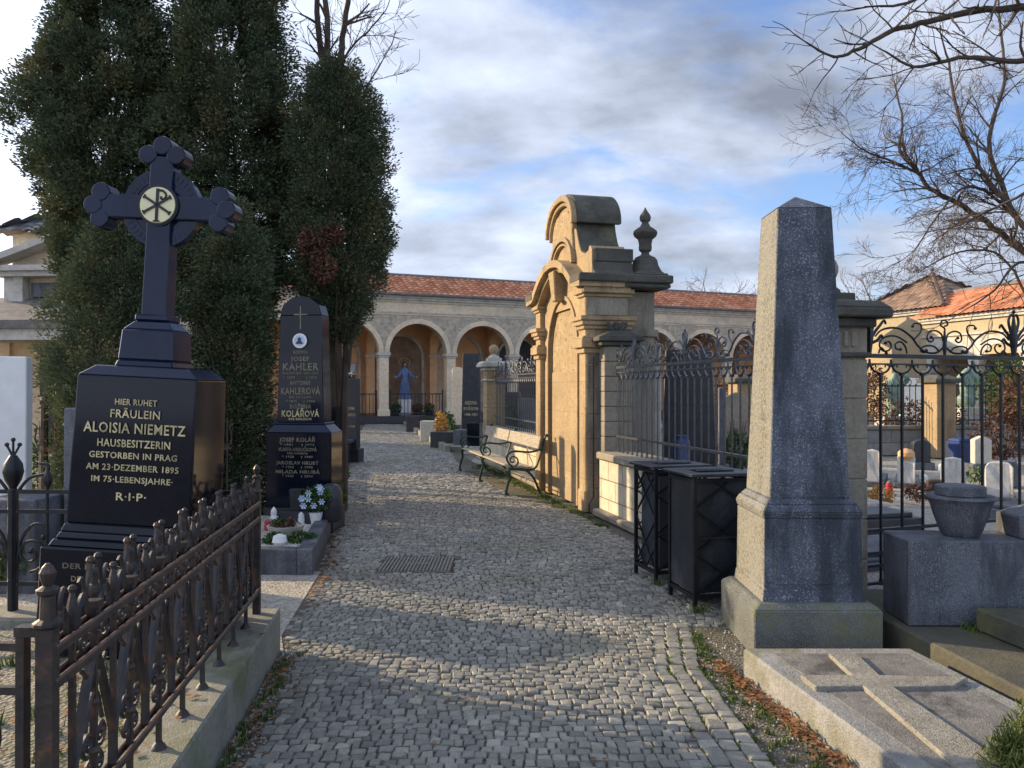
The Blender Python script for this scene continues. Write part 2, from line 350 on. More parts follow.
M['bronze'] = stone('green_bronze', (.13,.21,.17), (.30,.42,.36), 6, .7, stain=(.07,.10,.09), bump=.4)
M['bluerobe'] = stone('blue_painted_robe', (.10,.17,.38), (.20,.30,.56), 4, .6, bump=.2)
M['skin'] = plain('painted_skin', (.45,.28,.2), .6)
M['hair'] = plain('brown_painted_hair', (.08,.045,.03), .7)
M['glow'] = plain('halo_gold', (.5,.38,.15), .4, .3)
M['blue'] = plain('blue_plastic', (.012,.030,.11), .4, 0, .3, 4)
M['red'] = plain('red_plastic', (.5,.04,.04), .4, 0, .2)
M['signwhite'] = plain('white_paper', (.78,.78,.76), .6, 0, .04)
M['signblue'] = plain('pale_blue_paper', (.45,.55,.75), .6, 0, .04)
M['slate'] = stone('grey_roof_tile', (.10,.095,.095), (.22,.20,.19), 5, .8, bump=.6)
M['void'] = plain('dark_doorway', (.03,.035,.045), .6, 0, .2)
# tiles
def tilemat(name, stops):
    T = NT(name); t = T.attr('tone'); T.link(T.ramp(T.math('ADD', T.math('MULTIPLY', t, .7), T.math('MULTIPLY', T.noise(1.2,4), .3)), stops), T.b.inputs['Base Color'])
    T.b.inputs['Roughness'].default_value = .85; T.bump(T.noise(30,3),.3,.01); return T.m
M['tile'] = tilemat('terracotta_tile', [(.1,(.28,.095,.045)),(.5,(.48,.18,.085)),(.9,(.60,.30,.17))])
M['tileold'] = tilemat('weathered_brown_tile', [(.1,(.11,.075,.055)),(.5,(.22,.14,.10)),(.9,(.32,.22,.16))])
M['tilegrey'] = tilemat('grey_pantile', [(.1,(.09,.09,.095)),(.5,(.20,.20,.21)),(.9,(.36,.36,.37))])
# setts
T = NT('granite_setts'); t = T.attr('tone'); n = T.noise(1.1,5,.6); f = T.math('ADD', T.math('MULTIPLY', t,.60), T.math('MULTIPLY', n,.40))
c = T.ramp(f, [(.12,(.085,.087,.085)),(.40,(.185,.182,.165)),(.66,(.285,.275,.24)),(.93,(.46,.425,.345))])
c = T.mix(T.ramp(T.noise(.6,5,.6), [(.5,(0,0,0)),(.70,(.6,.6,.6))]), c, (.21,.185,.11))
c = T.mix(T.ramp(T.noise(1.7,6,.7), [(.54,(0,0,0)),(.68,(.55,.55,.55))]), c, (.11,.115,.085))
c = T.mix(.45, c, T.ramp(T.noise(42,4,.7), [(.3,(.5,.5,.5)),(.7,(1.35,1.35,1.35))]), 'MULTIPLY')
T.link(c, T.b.inputs['Base Color']); T.b.inputs['Roughness'].default_value = .62; T.bump(T.noise(34,5,.7), .8, .009); M['sett'] = T.m
# soil / gravel
def ground(name, a, b, g, gs=60, moss=None, pebble=.9):
    T = NT(name); T.pos = T.node('ShaderNodeNewGeometry').outputs['Position']
    f = T.noise(1.7, 7, .65, vec=T.pos); c = T.ramp(f, [(.35,a),(.65,b)])
    v = T.node('ShaderNodeTexVoronoi'); v.inputs['Scale'].default_value = gs; T.link(T.pos, v.inputs['Vector'])
    cs = T.node('ShaderNodeSeparateColor'); T.link(v.outputs['Color'], cs.inputs[0])
    c = T.mix(T.ramp(cs.outputs[0], [(.45,(0,0,0)),(.6,(.75,.75,.75))]), c, g)
    if moss: c = T.mix(T.ramp(T.noise(.8,6,.7,vec=T.pos), [(.5,(0,0,0)),(.62,(.7,.7,.7))]), c, moss)
    T.link(c, T.b.inputs['Base Color']); T.b.inputs['Roughness'].default_value = .95
    T.bump(v.outputs['Distance'], pebble, .01, None); return T.m
M['soil'] = ground('damp_soil', (.045,.04,.032), (.11,.095,.07), (.16,.15,.13), 70, (.055,.065,.022))
M['gravel'] = ground('pale_gravel', (.20,.175,.14), (.32,.29,.24), (.42,.40,.36), 45)
M['whitegravel'] = ground('white_marble_chips', (.35,.34,.32), (.5,.49,.46), (.62,.61,.58), 55)
M['earth'] = ground('cemetery_ground', (.09,.08,.06), (.17,.155,.12), (.24,.22,.19), 30, (.06,.075,.025))
# ashlar blocks
def ashlar(name, a, b, mortar, bw, bh, stainc=None):
    T = NT(name); mp = T.node('ShaderNodeMapping'); mp.inputs['Rotation'].default_value = (R(90),0,0); T.link(T.tc.outputs['Object'], mp.inputs[0])
    br = T.node('ShaderNodeTexBrick'); T.link(mp.outputs[0], br.inputs[0]); br.inputs['Scale'].default_value = 1; br.inputs['Brick Width'].default_value = bw; br.inputs['Row Height'].default_value = bh
    br.inputs['Mortar Size'].default_value = .007; br.inputs['Mortar Smooth'].default_value = .3; br.inputs['Color1'].default_value = (*a,1); br.inputs['Color2'].default_value = (*b,1); br.inputs['Mortar'].default_value = (*mortar,1)
    c = T.mix(.6, br.outputs[0], T.ramp(T.noise(5,6,.65), [(.3,(.55,.55,.55)),(.7,(1.25,1.25,1.25))]), 'MULTIPLY')
    T.link(c, T.b.inputs['Base Color']); T.b.inputs['Roughness'].default_value = .9
    p = T.bump(T.math('MULTIPLY', br.outputs['Fac'], -1.0), .8, .012); T.bump(T.noise(60,4), .5, .005, p); return T.m
M['ashlar'] = ashlar('sandstone_blocks', (.50,.44,.33), (.60,.53,.40), (.2,.17,.13), .46, .235)
M['ashlargrey'] = ashlar('grey_sandstone_blocks', (.22,.20,.175), (.29,.265,.23), (.07,.06,.05), .9, .3)
M['ashlardark'] = ashlar('dark_blockwork', (.20,.21,.21), (.28,.28,.27), (.10,.10,.10), .9, .3)
# sgraffito spandrel
T = NT('sgraffito_render'); f = T.noise(5.5,5,.7); T.link(T.ramp(f,[(.38,(.30,.255,.20)),(.5,(.40,.35,.275)),(.62,(.47,.42,.34))]), T.b.inputs['Base Color']); T.b.inputs['Roughness'].default_value=.95; M['sgraf']=T.m
T = NT('mosaic_brown'); v = T.node('ShaderNodeTexVoronoi'); v.inputs['Scale'].default_value = 9; T.link(T.tc.outputs['Object'], v.inputs['Vector'])
T.link(T.mix(.12, T.ramp(T.noise(2.2,5),[(.35,(.17,.105,.065)),(.65,(.27,.18,.11))]), v.outputs['Color'], 'SOFT_LIGHT'), T.b.inputs['Base Color']); T.b.inputs['Roughness'].default_value=.7; M['mosaic']=T.m

FONT = None
def text(parent, s, x, y, z, size, mat, name='lettering', width=None):
    """all lines of one inscription as one mesh; s is a list of (string, x, z, size)"""
    vs, fs = [], []
    for row in s:
        st, tx, tz, sz = row[:4]; wd = row[4] if len(row) > 4 else None
        cu = bpy.data.curves.new('t','FONT'); cu.body = st; cu.size = sz; cu.align_x = 'CENTER'; cu.extrude = .0012; cu.resolution_u = 2; cu.space_character = 1.08; cu.offset = sz*.012
        o = bpy.data.objects.new('t', cu); COL.objects.link(o)
        dg = bpy.context.evaluated_depsgraph_get(); me = o.evaluated_get(dg).to_mesh()
        xs_ = [v.co.x for v in me.vertices]; kx = wd/(max(xs_)-min(xs_)) if wd else 1
        b = len(vs); vs += [(v.co.x*kx+tx+x, y-v.co.z, v.co.y+tz+z) for v in me.vertices]; fs += [tuple(i+b for i in p.vertices) for p in me.polygons]
        o.evaluated_get(dg).to_mesh_clear(); bpy.data.objects.remove(o); bpy.data.curves.remove(cu)
    mb = MB(); mb.v = vs; mb.f = fs
    return mb.obj(name, mat, parent)
# ================= SETTING =================
g = MB(); g.add([(-150,-60,-.05),(250,-60,-.05),(250,340,-.05),(-150,340,-.05)], [(0,1,2,3)])
tag(g.obj('ground', M['earth']), kind='structure')
Lt = [(-4,-.35),(3.2,-1.12),(4.7,-1.30),(5.0,-1.47),(6.7,-1.66),(8.7,-2.02),(13.3,-2.95),(23.6,-4.75),(34,-6.5)]
Rt = [(-4,1.25),(3.2,1.12),(4.4,1.08),(5.15,1.2),(5.45,1.75),(6.3,1.78),(8,1.22),(9.9,.7),(11.4,.02),(14.8,-.95),(21,-1.85),(33,-4.7),(34,-4.9)]
def itp(T_, z): return float(np.interp(z, [a for a,_ in T_], [b for _,b in T_]))
bed = MB()
zs = sorted(set([a for a,_ in Lt]+[a for a,_ in Rt]))
vs = []
for z in zs: vs += [(itp(Lt,z)-.35, z, -.014), (itp(Rt,z)+.35, z, -.014)]
bed.add(vs, [(2*i,2*i+1,2*i+3,2*i+2) for i in range(len(zs)-1)])
tag(bed.obj('path_bed', M['soil']), kind='structure')
gr = MB(); gr.poly([(-3.4,4.72),(-1.40,4.72),(-1.50,5.0),(-1.68,6.75),(-3.4,6.75)], -.03, -.010)
tag(gr.obj('gravel_strip', M['gravel']), kind='structure')
gr = MB(); gr.poly([(2.7,5.6),(30,5.6),(30,34),(-.2,34),(-.9,17),(1.3,10)], -.04, -.02)
tag(gr.obj('gravel_ground', M['gravel']), kind='structure')
gr = MB(); gr.poly([(-9,9),(-2.6,9),(-6.9,34),(-20,34),(-20,9)], -.04, -.02)
tag(gr.obj('gravel_ground', M['earth']), kind='structure')

# setts
DR = (PX(387,F*EYE/(562-HZ)), )  # drain position
dzc = F*EYE/(563.5-HZ); dx0, dx1 = PX(385,dzc)-.02, PX(451,dzc)+.02; dy0, dy1 = F*EYE/(571.5-HZ), F*EYE/(557-HZ)
Vs, Fs, Ts = [], [], []
def sett(x0,x1,y0,y1):
    g_ = .0030
    w, h = x1-x0, y1-y0
    if w < .025: return
    j = lambda s=.006: random.uniform(-s,s)
    P = [(x0+g_+j(),y0+g_+j()),(x1-g_+j(),y0+g_+j()),(x1-g_+j(),y1-g_+j()),(x0+g_+j(),y1-g_+j())]
    cx_, cy_ = (x0+x1)/2, (y0+y1)/2
    base = random.gauss(0,.0034)+.004*sin(cx_*2.1+cy_*1.3)+.004*sin(cy_*.9)
    tx, ty = random.gauss(0,.05), random.gauss(0,.05)
    b = len(Vs)
    for (x,y) in P: Vs.append((x,y,-.03))
    for (x,y) in P: Vs.append((x,y,base-.0055+tx*(x-cx_)+ty*(y-cy_)))
    for (x,y) in P: Vs.append((x+(cx_-x)*.17,y+(cy_-y)*.17,base+tx*(x-cx_)+ty*(y-cy_)+random.gauss(0,.0008)))
    Vs.append((cx_+j(.01),cy_+j(.01),base+.0022+random.gauss(0,.0012)))
    t = min(1,max(0,random.gauss(.5,.2)))
    for a,c_ in ((0,4),(4,8)):
        for k in range(4):
            k2=(k+1)%4; Fs.append((b+a+k,b+a+k2,b+c_+k2,b+c_+k)); Ts.append(t)
    for k in range(4):
        Fs.append((b+8+k,b+8+(k+1)%4,b+12,b+12)); Ts.append(t)
y = 1.2
ph = 0
while y < 34:
    h = random.uniform(.046,.068)*(1 if y < 11 else 1.5)
    ym = y+h/2; L_, R_ = itp(Lt,ym), itp(Rt,ym)
    edge = ym < 5.2
    x = L_+random.uniform(-.03,.06); R2 = R_-(.27 if edge else 0)
    while x < R2:
        w = random.uniform(.042,.078)*(1 if y < 11 else 1.5)
        xe = x+w
        if edge and xe > R2-.03: xe = R2
        wob = .030*sin(x*2.3+y*.5)+.018*sin(x*5.1+y*3)+random.uniform(-.006,.006)
        if not (xe > dx0 and x < dx1 and y+h > dy0 and y < dy1): sett(x, xe, y+wob, y+h+wob)
        x = xe
    y += h
for c_ in range(3):
    y = 1.2+.03*c_
    while y < 5.2:
        h = random.uniform(.065,.11); r_ = itp(Rt,y+h/2)-.27+.09*c_
        sett(r_, r_+.088, y, y+h); y += h
Vn = np.array(Vs); 
# degenerate quads -> build with triangles list instead
me = bpy.data.meshes.new('path'); me.from_pydata([tuple(v) for v in Vs], [], [f if f[2]!=f[3] else f[:3] for f in Fs]); me.update()
at = me.attributes.new('tone','FLOAT','FACE'); at.data.foreach_set('value', Ts)
me.materials.append(M['sett']); o = bpy.data.objects.new('path', me); COL.objects.link(o); tag(o, kind='structure')

# drain grate
d = thing('drain_grate', 'flat grey ribbed iron drain cover set in the cobbled path', 'drain cover', ((dx0+dx1)/2,(dy0+dy1)/2,0))
wx, wy = (dx1-dx0)/2-.005, (dy1-dy0)/2
b = MB(); b.box(-wx,wx,-wy,wy,-.02,-.004); b.obj('frame', M['slate'], d)
b = MB(); n = 20
for i in range(n):
    x = -wx+.012+(2*wx-.024)*i/(n-1)
    b.box(x-.007,x+.007,-wy+.012,wy-.012,-.0042,.010)
b.box(-.12,.12,-.01,.01,-.0042,.012); b.obj('ribs', M['slabcross'], d)

# ================= ARCADE =================
AR = R(22.7)
arc = thing('arcade_building', 'long pale arcade with round arches, orange tiled roof and ochre niches at the path end', 'arcade', (-5.88,35.0,0), AR)
BAY = 3.2; K0, K1 = -3, 9
spr = 3.21; rad = 1.36; top = 5.0
X0, X1 = K0*BAY-.3, K1*BAY+.3
for k in range(K0, K1+1):
    x = k*BAY
    c = MB(); c.box(x-.22,x+.22,-.22,.22,.32,3.0); c.box(x-.27,x+.27,-.27,.27,.32,.62); o = c.obj('column', M['render'], arc, bevel=.02)
    c = MB(); c.box(x-.26,x+.26,-.26,.26,3.0,3.08); c.box(x-.30,x+.30,-.30,.30,3.08,3.21); c.obj('capital', M['pale'], o, bevel=.015)
wb = MB()
for k in range(K0, K1): wb.archplate(k*BAY, (k+1)*BAY, spr, top, (k+.5)*BAY, rad, spr, -.22, .22)
wb.obj('spandrel_wall', M['sgraf'], arc)
for k in range(K0, K1):
    m_ = MB(); pts = [((k+.5)*BAY-(rad)*cos(pi*i/24), spr+(rad)*sin(pi*i/24)) for i in range(25)]
    m_.strip(pts, .22, -.262, -.2); m_.obj('arch_trim', M['render'], arc)
b = MB(); b.box(X0,X1,-.25,.25,4.95,5.52); b.obj('frieze', M['render'], arc)
b = MB(); b.box(X0,X1,-.29,.2,5.03,5.09); b.box(X0,X1,-.33,.2,5.52,5.62); b.box(X0,X1,-.42,.2,5.622,5.72); b.box(X0,X1,-.50,.2,5.722,5.80); b.obj('cornice', M['pale'], arc)
b = MB(); b.tube([(X0,-.62,5.86),(X1,-.62,5.86)], .07, 8); b.obj('gutter', M['slate'], arc)
b = MB(); b.box(X0,X1,3.2,3.5,0,5.7); b.box(X0,X1,.2,3.25,5.0,5.1)
for k in range(K0, K1+1): b.box(k*BAY-.2,k*BAY+.2,2.6,3.22,.3,5.0)
b.obj('rear_wall', M['ochre'], arc)
b = MB()
for k in range(K0, K1+1): b.box(k*BAY-.25,k*BAY+.25,2.55,3.15,3.1,3.22)
b.obj('pilaster_capital', M['pale'], arc)
for k in range(K0, K1):
    m_ = MB(); pts = [((k+.5)*BAY-1.1*cos(pi*i/20), 3.1+1.1*sin(pi*i/20)) for i in range(21)]
    pts = [((k+.5)*BAY-1.1,.4)]+pts+[((k+.5)*BAY+1.1,.4)]
    m_.strip(pts, .14, 3.08, 3.21); m_.obj('niche_trim', M['pale'], arc)
    if k in (0,2,4):
        n_ = MB(); n_.prism([((k+.5)*BAY-1.09,.4),((k+.5)*BAY+1.09,.4)]+[((k+.5)*BAY+1.09*cos(pi*i/20), 3.1+1.09*sin(pi*i/20)) for i in range(21)], 3.14, 3.21); n_.obj('niche_panel', M['mosaic'] if k == 0 else M['void'], arc)
    # transverse arch across the walk at each column
for k in range(K0, K1+1):
    b = MB(); pts = [(k*BAY, .25+1.35-1.35*cos(pi*i/14), 3.21+1.3*sin(pi*i/14)) for i in range(15)]
    for a_, c_ in zip(pts, pts[1:]):
        b.add([(a_[0]-.17,a_[1],a_[2]),(a_[0]+.17,a_[1],a_[2]),(c_[0]+.17,c_[1],c_[2]),(c_[0]-.17,c_[1],c_[2]),
               (a_[0]-.17,a_[1],5.02),(a_[0]+.17,a_[1],5.02),(c_[0]+.17,c_[1],5.02),(c_[0]-.17,c_[1],5.02)], [(0,1,2,3),(0,4,7,3),(1,5,6,2)])
    b.obj('vault_arch', M['ochre'], arc)
b = MB(); b.box(X0,X1,-.35,3.3,0,.32); b.box(X0,X1,-.75,-.34,0,.16); b.obj('step', M['blackrough'], arc, bevel=.01)
# pan tile roof
def tileroof(name, x0, x1, y0, z0, y1, z1, mat, parent, tw=.30, rows=8, hip0=0, hip1=0):
    n = max(2,int((x1-x0)/tw)); V, Fc, Tn = [], [], []
    sl = hypot(y1-y0, z1-z0)
    dy, dz = (y1-y0)/rows, (z1-z0)/rows
    for r in range(rows):
        f0, f1 = r/rows, (r+1)/rows
        a0, a1 = x0+hip0*f0, x1-hip1*f0
        for i in range(n):
            xa, xb = x0+(x1-x0)*i/n, x0+(x1-x0)*(i+1)/n
            if xb < a0 or xa > a1: continue
            t = random.random(); q = 6
            for k in range(q):
                b_ = len(V); 
                for (u, yy, zz_, lift) in ((k/q,y0+dy*r-.03,z0+dz*r,.028),((k+1)/q,y0+dy*r-.03,z0+dz*r,.028),((k+1)/q,y0+dy*(r+1),z0+dz*(r+1),0),(k/q,y0+dy*(r+1),z0+dz*(r+1),0)):
                    V.append((xa+(xb-xa)*u, yy, zz_+lift+.045*(.5-.5*cos(2*pi*u))))
                Fc.append((b_,b_+1,b_+2,b_+3)); Tn.append(t)
            # butt end of the row
            for k in range(q):
                b_ = len(V)
                for (u, dn) in ((k/q,0),((k+1)/q,0),((k+1)/q,1),(k/q,1)):
                    V.append((xa+(xb-xa)*u, y0+dy*r-.03, z0+dz*r+.045*(.5-.5*cos(2*pi*u))+(.028 if not dn else 0)))
                Fc.append((b_,b_+1,b_+2,b_+3)); Tn.append(t*.8)
    return np_obj(name, V, Fc, mat, parent, tone=Tn)
tileroof('roof', X0-.3, X1+.6, -.62, 5.88, 1.75, 7.02, M['tile'], arc)
b = MB(); b.tube([(X0-.3,1.75,7.04),(X1+.6,1.75,7.04)], .10, 8); b.add([(X0-.3,1.75,7.0),(X1+.6,1.75,7.0),(X1+.6,4.1,5.8),(X0-.3,4.1,5.8)], [(0,1,2,3)])
b.box(X0-.2,X1+.5,-.55,-.3,5.80,5.86); b.obj('roof_ridge', M['tile'] if False else M['slate'], arc)
def arc_world(x, y): return (-5.88+x*cos(AR)-y*sin(AR), 35.0+x*sin(AR)+y*cos(AR))
# railings in the first bays
def rail_bay(x0, x1, label):
    wx_, wy_ = arc_world(x0, -.02)
    t = thing('railing', label, 'railing', (wx_,wy_,.32), AR, 'low black railings between the arcade columns')
    w = x1-x0
    b = MB(); b.box(0,w,-.02,.02,.98,1.03); b.box(0,w,-.02,.02,.10,.14); b.obj('rail', M['iron'], t)
    for i in range(int(w/.16)+1):
        b = MB(); x = i*w/int(w/.16); b.box(x-.012,x+.012,-.012,.012,.0,1.0); b.obj('bar', M['iron'], t)
    for x in (0.02,w-.02):
        b = MB(); b.box(x-.03,x+.03,-.03,.03,0,1.12); b.ball(x,0,1.15,.045,8); b.obj('post', M['iron'], t)
rail_bay(-1.75, -.3, 'low black railing in the ochre arch left of the blue-robed statue')
rail_bay(.32, 2.85, 'low black railing in front of the blue-robed statue')
rail_bay(-6.0, -3.5, 'low black railing in the arch half hidden by the conifers') if False else None

# blue robed statue
sx, sy = arc_world(1.62, 2.3)
st = thing('statue', 'blue robed figure with open arms on a white pedestal inside the arcade', 'statue', (sx,sy,.32), AR)
def skinbody(name, verts, edges, radii, mat, parent=None, sub=2, root=0):
    me = bpy.data.meshes.new(name); me.from_pydata(verts, edges, []); o = bpy.data.objects.new(name, me); COL.objects.link(o)
    md = o.modifiers.new('skin','SKIN')
    for i, r in enumerate(radii): me.skin_vertices[0].data[i].radius = (r,r) if not isinstance(r, tuple) else r
    me.skin_vertices[0].data[root].use_root = True
    s_ = o.modifiers.new('sub','SUBSURF'); s_.levels = sub; s_.render_levels = sub
    dg = bpy.context.evaluated_depsgraph_get(); m2 = bpy.data.meshes.new_from_object(o.evaluated_get(dg)); m2.name = name
    bpy.data.objects.remove(o); m2.materials.clear(); m2.materials.append(mat)
    for p in m2.polygons: p.use_smooth = True; p.material_index = 0
    o = bpy.data.objects.new(name, m2); COL.objects.link(o); 
    if parent: o.parent = parent
    return o
b = MB(); b.box(-.27,.27,-.22,.22,0,.62); b.box(-.31,.31,-.26,.26,0,.1); b.box(-.31,.31,-.26,.26,.62,.72); b.obj('pedestal', M['white'], st, bevel=.01)
vv = [(0,0,1.55),(0,0,1.15),(0,0,.76),(0,0,1.9),(0,0,2.1),(0,0,2.28),(-.18,0,2.12),(-.32,-.06,1.86),(-.48,-.24,1.80),(.18,0,2.12),(.32,-.06,1.86),(.48,-.24,1.80),(0,-.02,2.36),(0,-.02,2.5)]
skinbody('body', vv, [(0,1),(1,2),(0,3),(3,4),(4,5),(4,6),(6,7),(7,8),(4,9),(9,10),(10,11),(5,12),(12,13)], [.17,.2,.24,.18,.17,.06,.09,.09,.1,.09,.09,.1,.09,.08], M['bluerobe'], st, 2)
b = MB()
for i in range(11):
    a = -pi*.95+pi*.9*i/10; b.tube([(.16*cos(a),.14*sin(a),1.75),(.22*cos(a),.21*sin(a),1.2),(.27*cos(a),.26*sin(a),.74)], [.012,.02,.03], 5)
b.obj('robe_fold', M['bluerobe'], st, smooth=True)
b = MB(); b.ball(0,-.04,2.43,.085,12,1.25); b.tube([(0,-.125,2.44),(0,-.145,2.41)],.012,5); b.obj('face', M['skin'], st, smooth=True)
b = MB(); b.ball(0,.01,2.46,.11,12,1.15); b.tube([(-.09,.02,2.45),(-.11,.0,2.25)],[.05,.02],6); b.tube([(.09,.02,2.45),(.11,.0,2.25)],[.05,.02],6); b.obj('hair', M['hair'], st, smooth=True)
for s_ in (-1,1):
    b = MB(); b.cbox(s_*.52,-.28,1.81,.07,.025,.08)
    for k in range(4): b.tube([(s_*(.54),-.29,1.82+.018*(k-1.5)),(s_*(.62-.01*abs(k-1)),-.31,1.83+.022*(k-1.5))],.008,4)
    b.tube([(s_*.52,-.29,1.84),(s_*.54,-.29,1.90)],.01,4); b.obj('hand', M['skin'], st)
b = MB(); b.tube([(.27*cos(2*pi*i/24),.05,2.55+.2*sin(2*pi*i/24)) for i in range(25)], .018, 5); b.obj('halo', M['glow'], st)
# things in the arcade bay
def planter(name, label, x, y, z, r, h, mat, leaf, n=220, sp=.2, sz=.05, group=None):
    t = thing(name, label, 'plant', (x,y,z), 0, group)
    b = MB(); b.lathe([(r*.7,0),(r,h*.8),(r*1.08,h),(r*.95,h),(r*.9,h-.02)],0,0,0,14); b.obj('pot', mat, t, smooth=True)
    leafcloud('foliage', leaf, t, [(0,0,h+sp*.5,sp,sp,sp*.7)], n, sz)
    return t
def leafcloud(name, mat, parent, blobs, n, size, aspect=.45, up=.0, loc=(0,0,0), hollow=.5, tonebase=None):
    V, Fc, Tn = [], [], []
    bl = np.array(blobs, float); vol = bl[:,3]*bl[:,4]*bl[:,5]; p = vol**(2/3); p /= p.sum()
    idx = rng.choice(len(bl), n, p=p); d = rng.normal(size=(n,3)); d /= np.linalg.norm(d,axis=1)[:,None]
    rr = (hollow+(1-hollow)*rng.random(n))[:,None]
    c = bl[idx,:3]+d*rr*bl[idx,3:6]
    dirv = d*.7+rng.normal(size=(n,3))*.6; dirv[:,2] += up; dirv /= np.linalg.norm(dirv,axis=1)[:,None]
    o_ = np.cross(dirv, rng.normal(size=(n,3))); o_ /= np.linalg.norm(o_,axis=1)[:,None]
    L = size*(.6+.8*rng.random(n))[:,None]; w = L*aspect
    P = np.stack([c-dirv*L*.5, c+o_*w*.5, c+dirv*L*.5, c-o_*w*.5],1).reshape(-1,3)
    Fc = np.arange(4*n).reshape(n,4)
    bt = rng.random(len(bl)); tone = np.clip(bt[idx]*.45+rng.random(n)*.55,0,1)
    return np_obj(name, P, Fc, mat, parent, loc, tone)
for (lx, ly, lab, rr, mt, lf) in ((.9,1.2,'dark shrub in a pot left of the blue-robed statue in the arcade',.22,'blackrough','ivy'),(2.55,1.2,'dark round shrub right of the blue-robed statue in the arcade',.24,'blackrough','ivy'),(1.9,1.0,'dark red flowers at the feet of the blue-robed statue',.2,'blackrough','redleaf')):
    wx_, wy_ = arc_world(lx, ly); planter('potted_shrub', lab, wx_, wy_, .32, rr, .2, M[mt], M[lf], 500, .3, .08)
wx_, wy_ = arc_world(-.95, 3.05)
b = MB(); b.box(-.28,.28,0,.03,0,.36); tag(b.obj('notice', M['signblue'], None, (wx_,wy_,1.55+.85), (0,0,AR)), 'pale blue notice sheet fixed to the ochre rear wall of the arcade', 'notice')

# ================= PAVILION + RIGHT WING =================
pv = thing('pavilion', 'square yellow corner pavilion with brown hipped tile roof right of the arcade', 'pavilion', (26.5,48.4,-.3), AR)
b = MB(); b.box(-2.9,2.9,-2.9,2.9,0,6.6); b.obj('wall', M['yellow'], pv)
b = MB(); b.box(-3.05,3.05,-3.05,3.05,6.3,6.45); b.box(-3.15,3.15,-3.15,3.15,6.452,6.62); b.obj('cornice', M['pale'], pv)
for q in range(4):
    o = tileroof('roof', -3.4, 3.4, -3.4, 6.62, 0, 9.0, M['tileold'], pv, .32, 9, 3.4, 3.4); o.rotation_euler = (0,0,q*pi/2)
for q in range(4):
    b = MB(); b.tube([(-3.4,-3.4,6.68),(0,0,9.07)],.11,6); o = b.obj('hip_ridge', M['tileold'] , pv); o.rotation_euler=(0,0,q*pi/2)
b = MB(); b.lathe([(.12,0),(.2,.1),(.06,.25),(.12,.4),(.03,.55)],0,0,9.0,10); b.obj('roof_finial', M['slate'], pv)
WR = AR-pi/2-R(7)
wg = thing('right_wing', 'yellow arcade wing with orange tiled roof coming forward on the right', 'building', (24.2,45.0,0), WR)
wl = 22.0
b = MB(); b.box(0,wl,-.25,.25,3.4,5.6); b.obj('upper_wall', M['yellow'], wg)
b = MB(); b.box(0,wl,3.2,3.5,0,5.6); b.obj('rear_wall', M['ochre'], wg)
for k in range(7):
    x = .4+k*3.2
    b = MB(); b.box(x-.25,x+.25,-.24,.24,0,2.6); b.box(x-.32,x+.32,-.31,.31,2.45,2.6); b.obj('pillar', M['pale'], wg, bevel=.02)
    if k < 6:
        b = MB(); b.archplate(x,x+3.2,2.6,4.4,x+1.6,1.33,2.6,-.27,.22); b.obj('arch', M['pale'], wg)
b = MB(); b.box(0,wl,-.4,.3,5.3,5.45); b.box(0,wl,-.5,.3,5.452,5.62); b.box(0,wl,-.34,.3,4.5,4.6); b.obj('cornice', M['pale'], wg)
tileroof('roof', -.3, wl, -.75, 5.64, 2.2, 7.3, M['tile'], wg, .30, 9)
b = MB(); b.add([(-.3,2.2,7.3),(wl,2.2,7.3),(wl,5.2,5.6),(-.3,5.2,5.6)], [(0,1,2,3)]); b.tube([(-.3,2.2,7.34),(wl,2.2,7.34)],.11,6); b.obj('roof_ridge', M['tileold'] if False else M['slate'], wg)

# ================= LEFT CHAPEL =================
Zc = 20.0
ch = thing('chapel', 'pale stone chapel tomb with grey tiled roof and pediment on the far left', 'chapel', (PX(12,Zc),Zc,0), R(-4))
cw = 4.4
b = MB(); b.box(0,cw,0,4.5,0,5.6); b.obj('wall', M['render'], ch)
tileroof('roof', -.35, cw+.35, -.35, 5.62, 2.2, 7.0, M['tilegrey'], ch, .3, 8, 2.4, 2.4)
o = tileroof('roof', -.35, 4.8, -.35, 5.62, 2.2, 7.0, M['tilegrey'], ch, .3, 8, 2.4, 2.4); o.rotation_euler = (0,0,-pi/2); o.location = (0,4.5,0)
b = MB(); b.box(-.3,cw+.3,-.55,.1,4.58,4.72); b.box(-.2,cw+.2,-.45,.1,4.45,4.578)
b.strip([(-.35,4.73),(cw/2,5.62)], .16, -.55, -.02); b.strip([(cw/2,5.62),(cw+.35,4.73)], .16, -.552, -.02); b.obj('pediment', M['pale'], ch)
for xa in (0,cw-.5):
    b = MB(); b.box(xa,xa+.5,-.3,0,2.9,4.45); b.obj('pilaster', M['pale'], ch)
b = MB(); b.box(-1.2,0,-.1,1.5,0,3.6); b.obj('side_wall', M['render'], ch)
b = MB(); b.box(.6,cw-1.2,-.12,.0,3.95,4.32); b.obj('plaque', M['greygranite'], ch)
b = MB(); b.add([(-.8,-1.7,3.22),(cw+.6,-1.7,3.22),(cw+.6,-.0,3.95),(-.8,0,3.95)], [(0,1,2,3)]); b.box(-.8,cw+.6,-1.7,-1.5,3.02,3.215); b.obj('porch_roof', M['slate'], ch)
b = MB(); b.box(-.7,cw+.5,-1.6,-.4,2.75,3.02); b.obj('porch_beam', M['pale'], ch)
for x in (-.4,.35,cw-.3):
    b = MB(); b.box(x-.16,x+.16,-1.5,-1.2,0,2.75); b.obj('porch_column', M['render'], ch, bevel=.02)
b = MB(); b.box(.8,cw-.9,-.06,.02,0,2.65); b.box(2.0,2.06,-.09,-.05,0,2.65); b.obj('door', M['void'], ch)

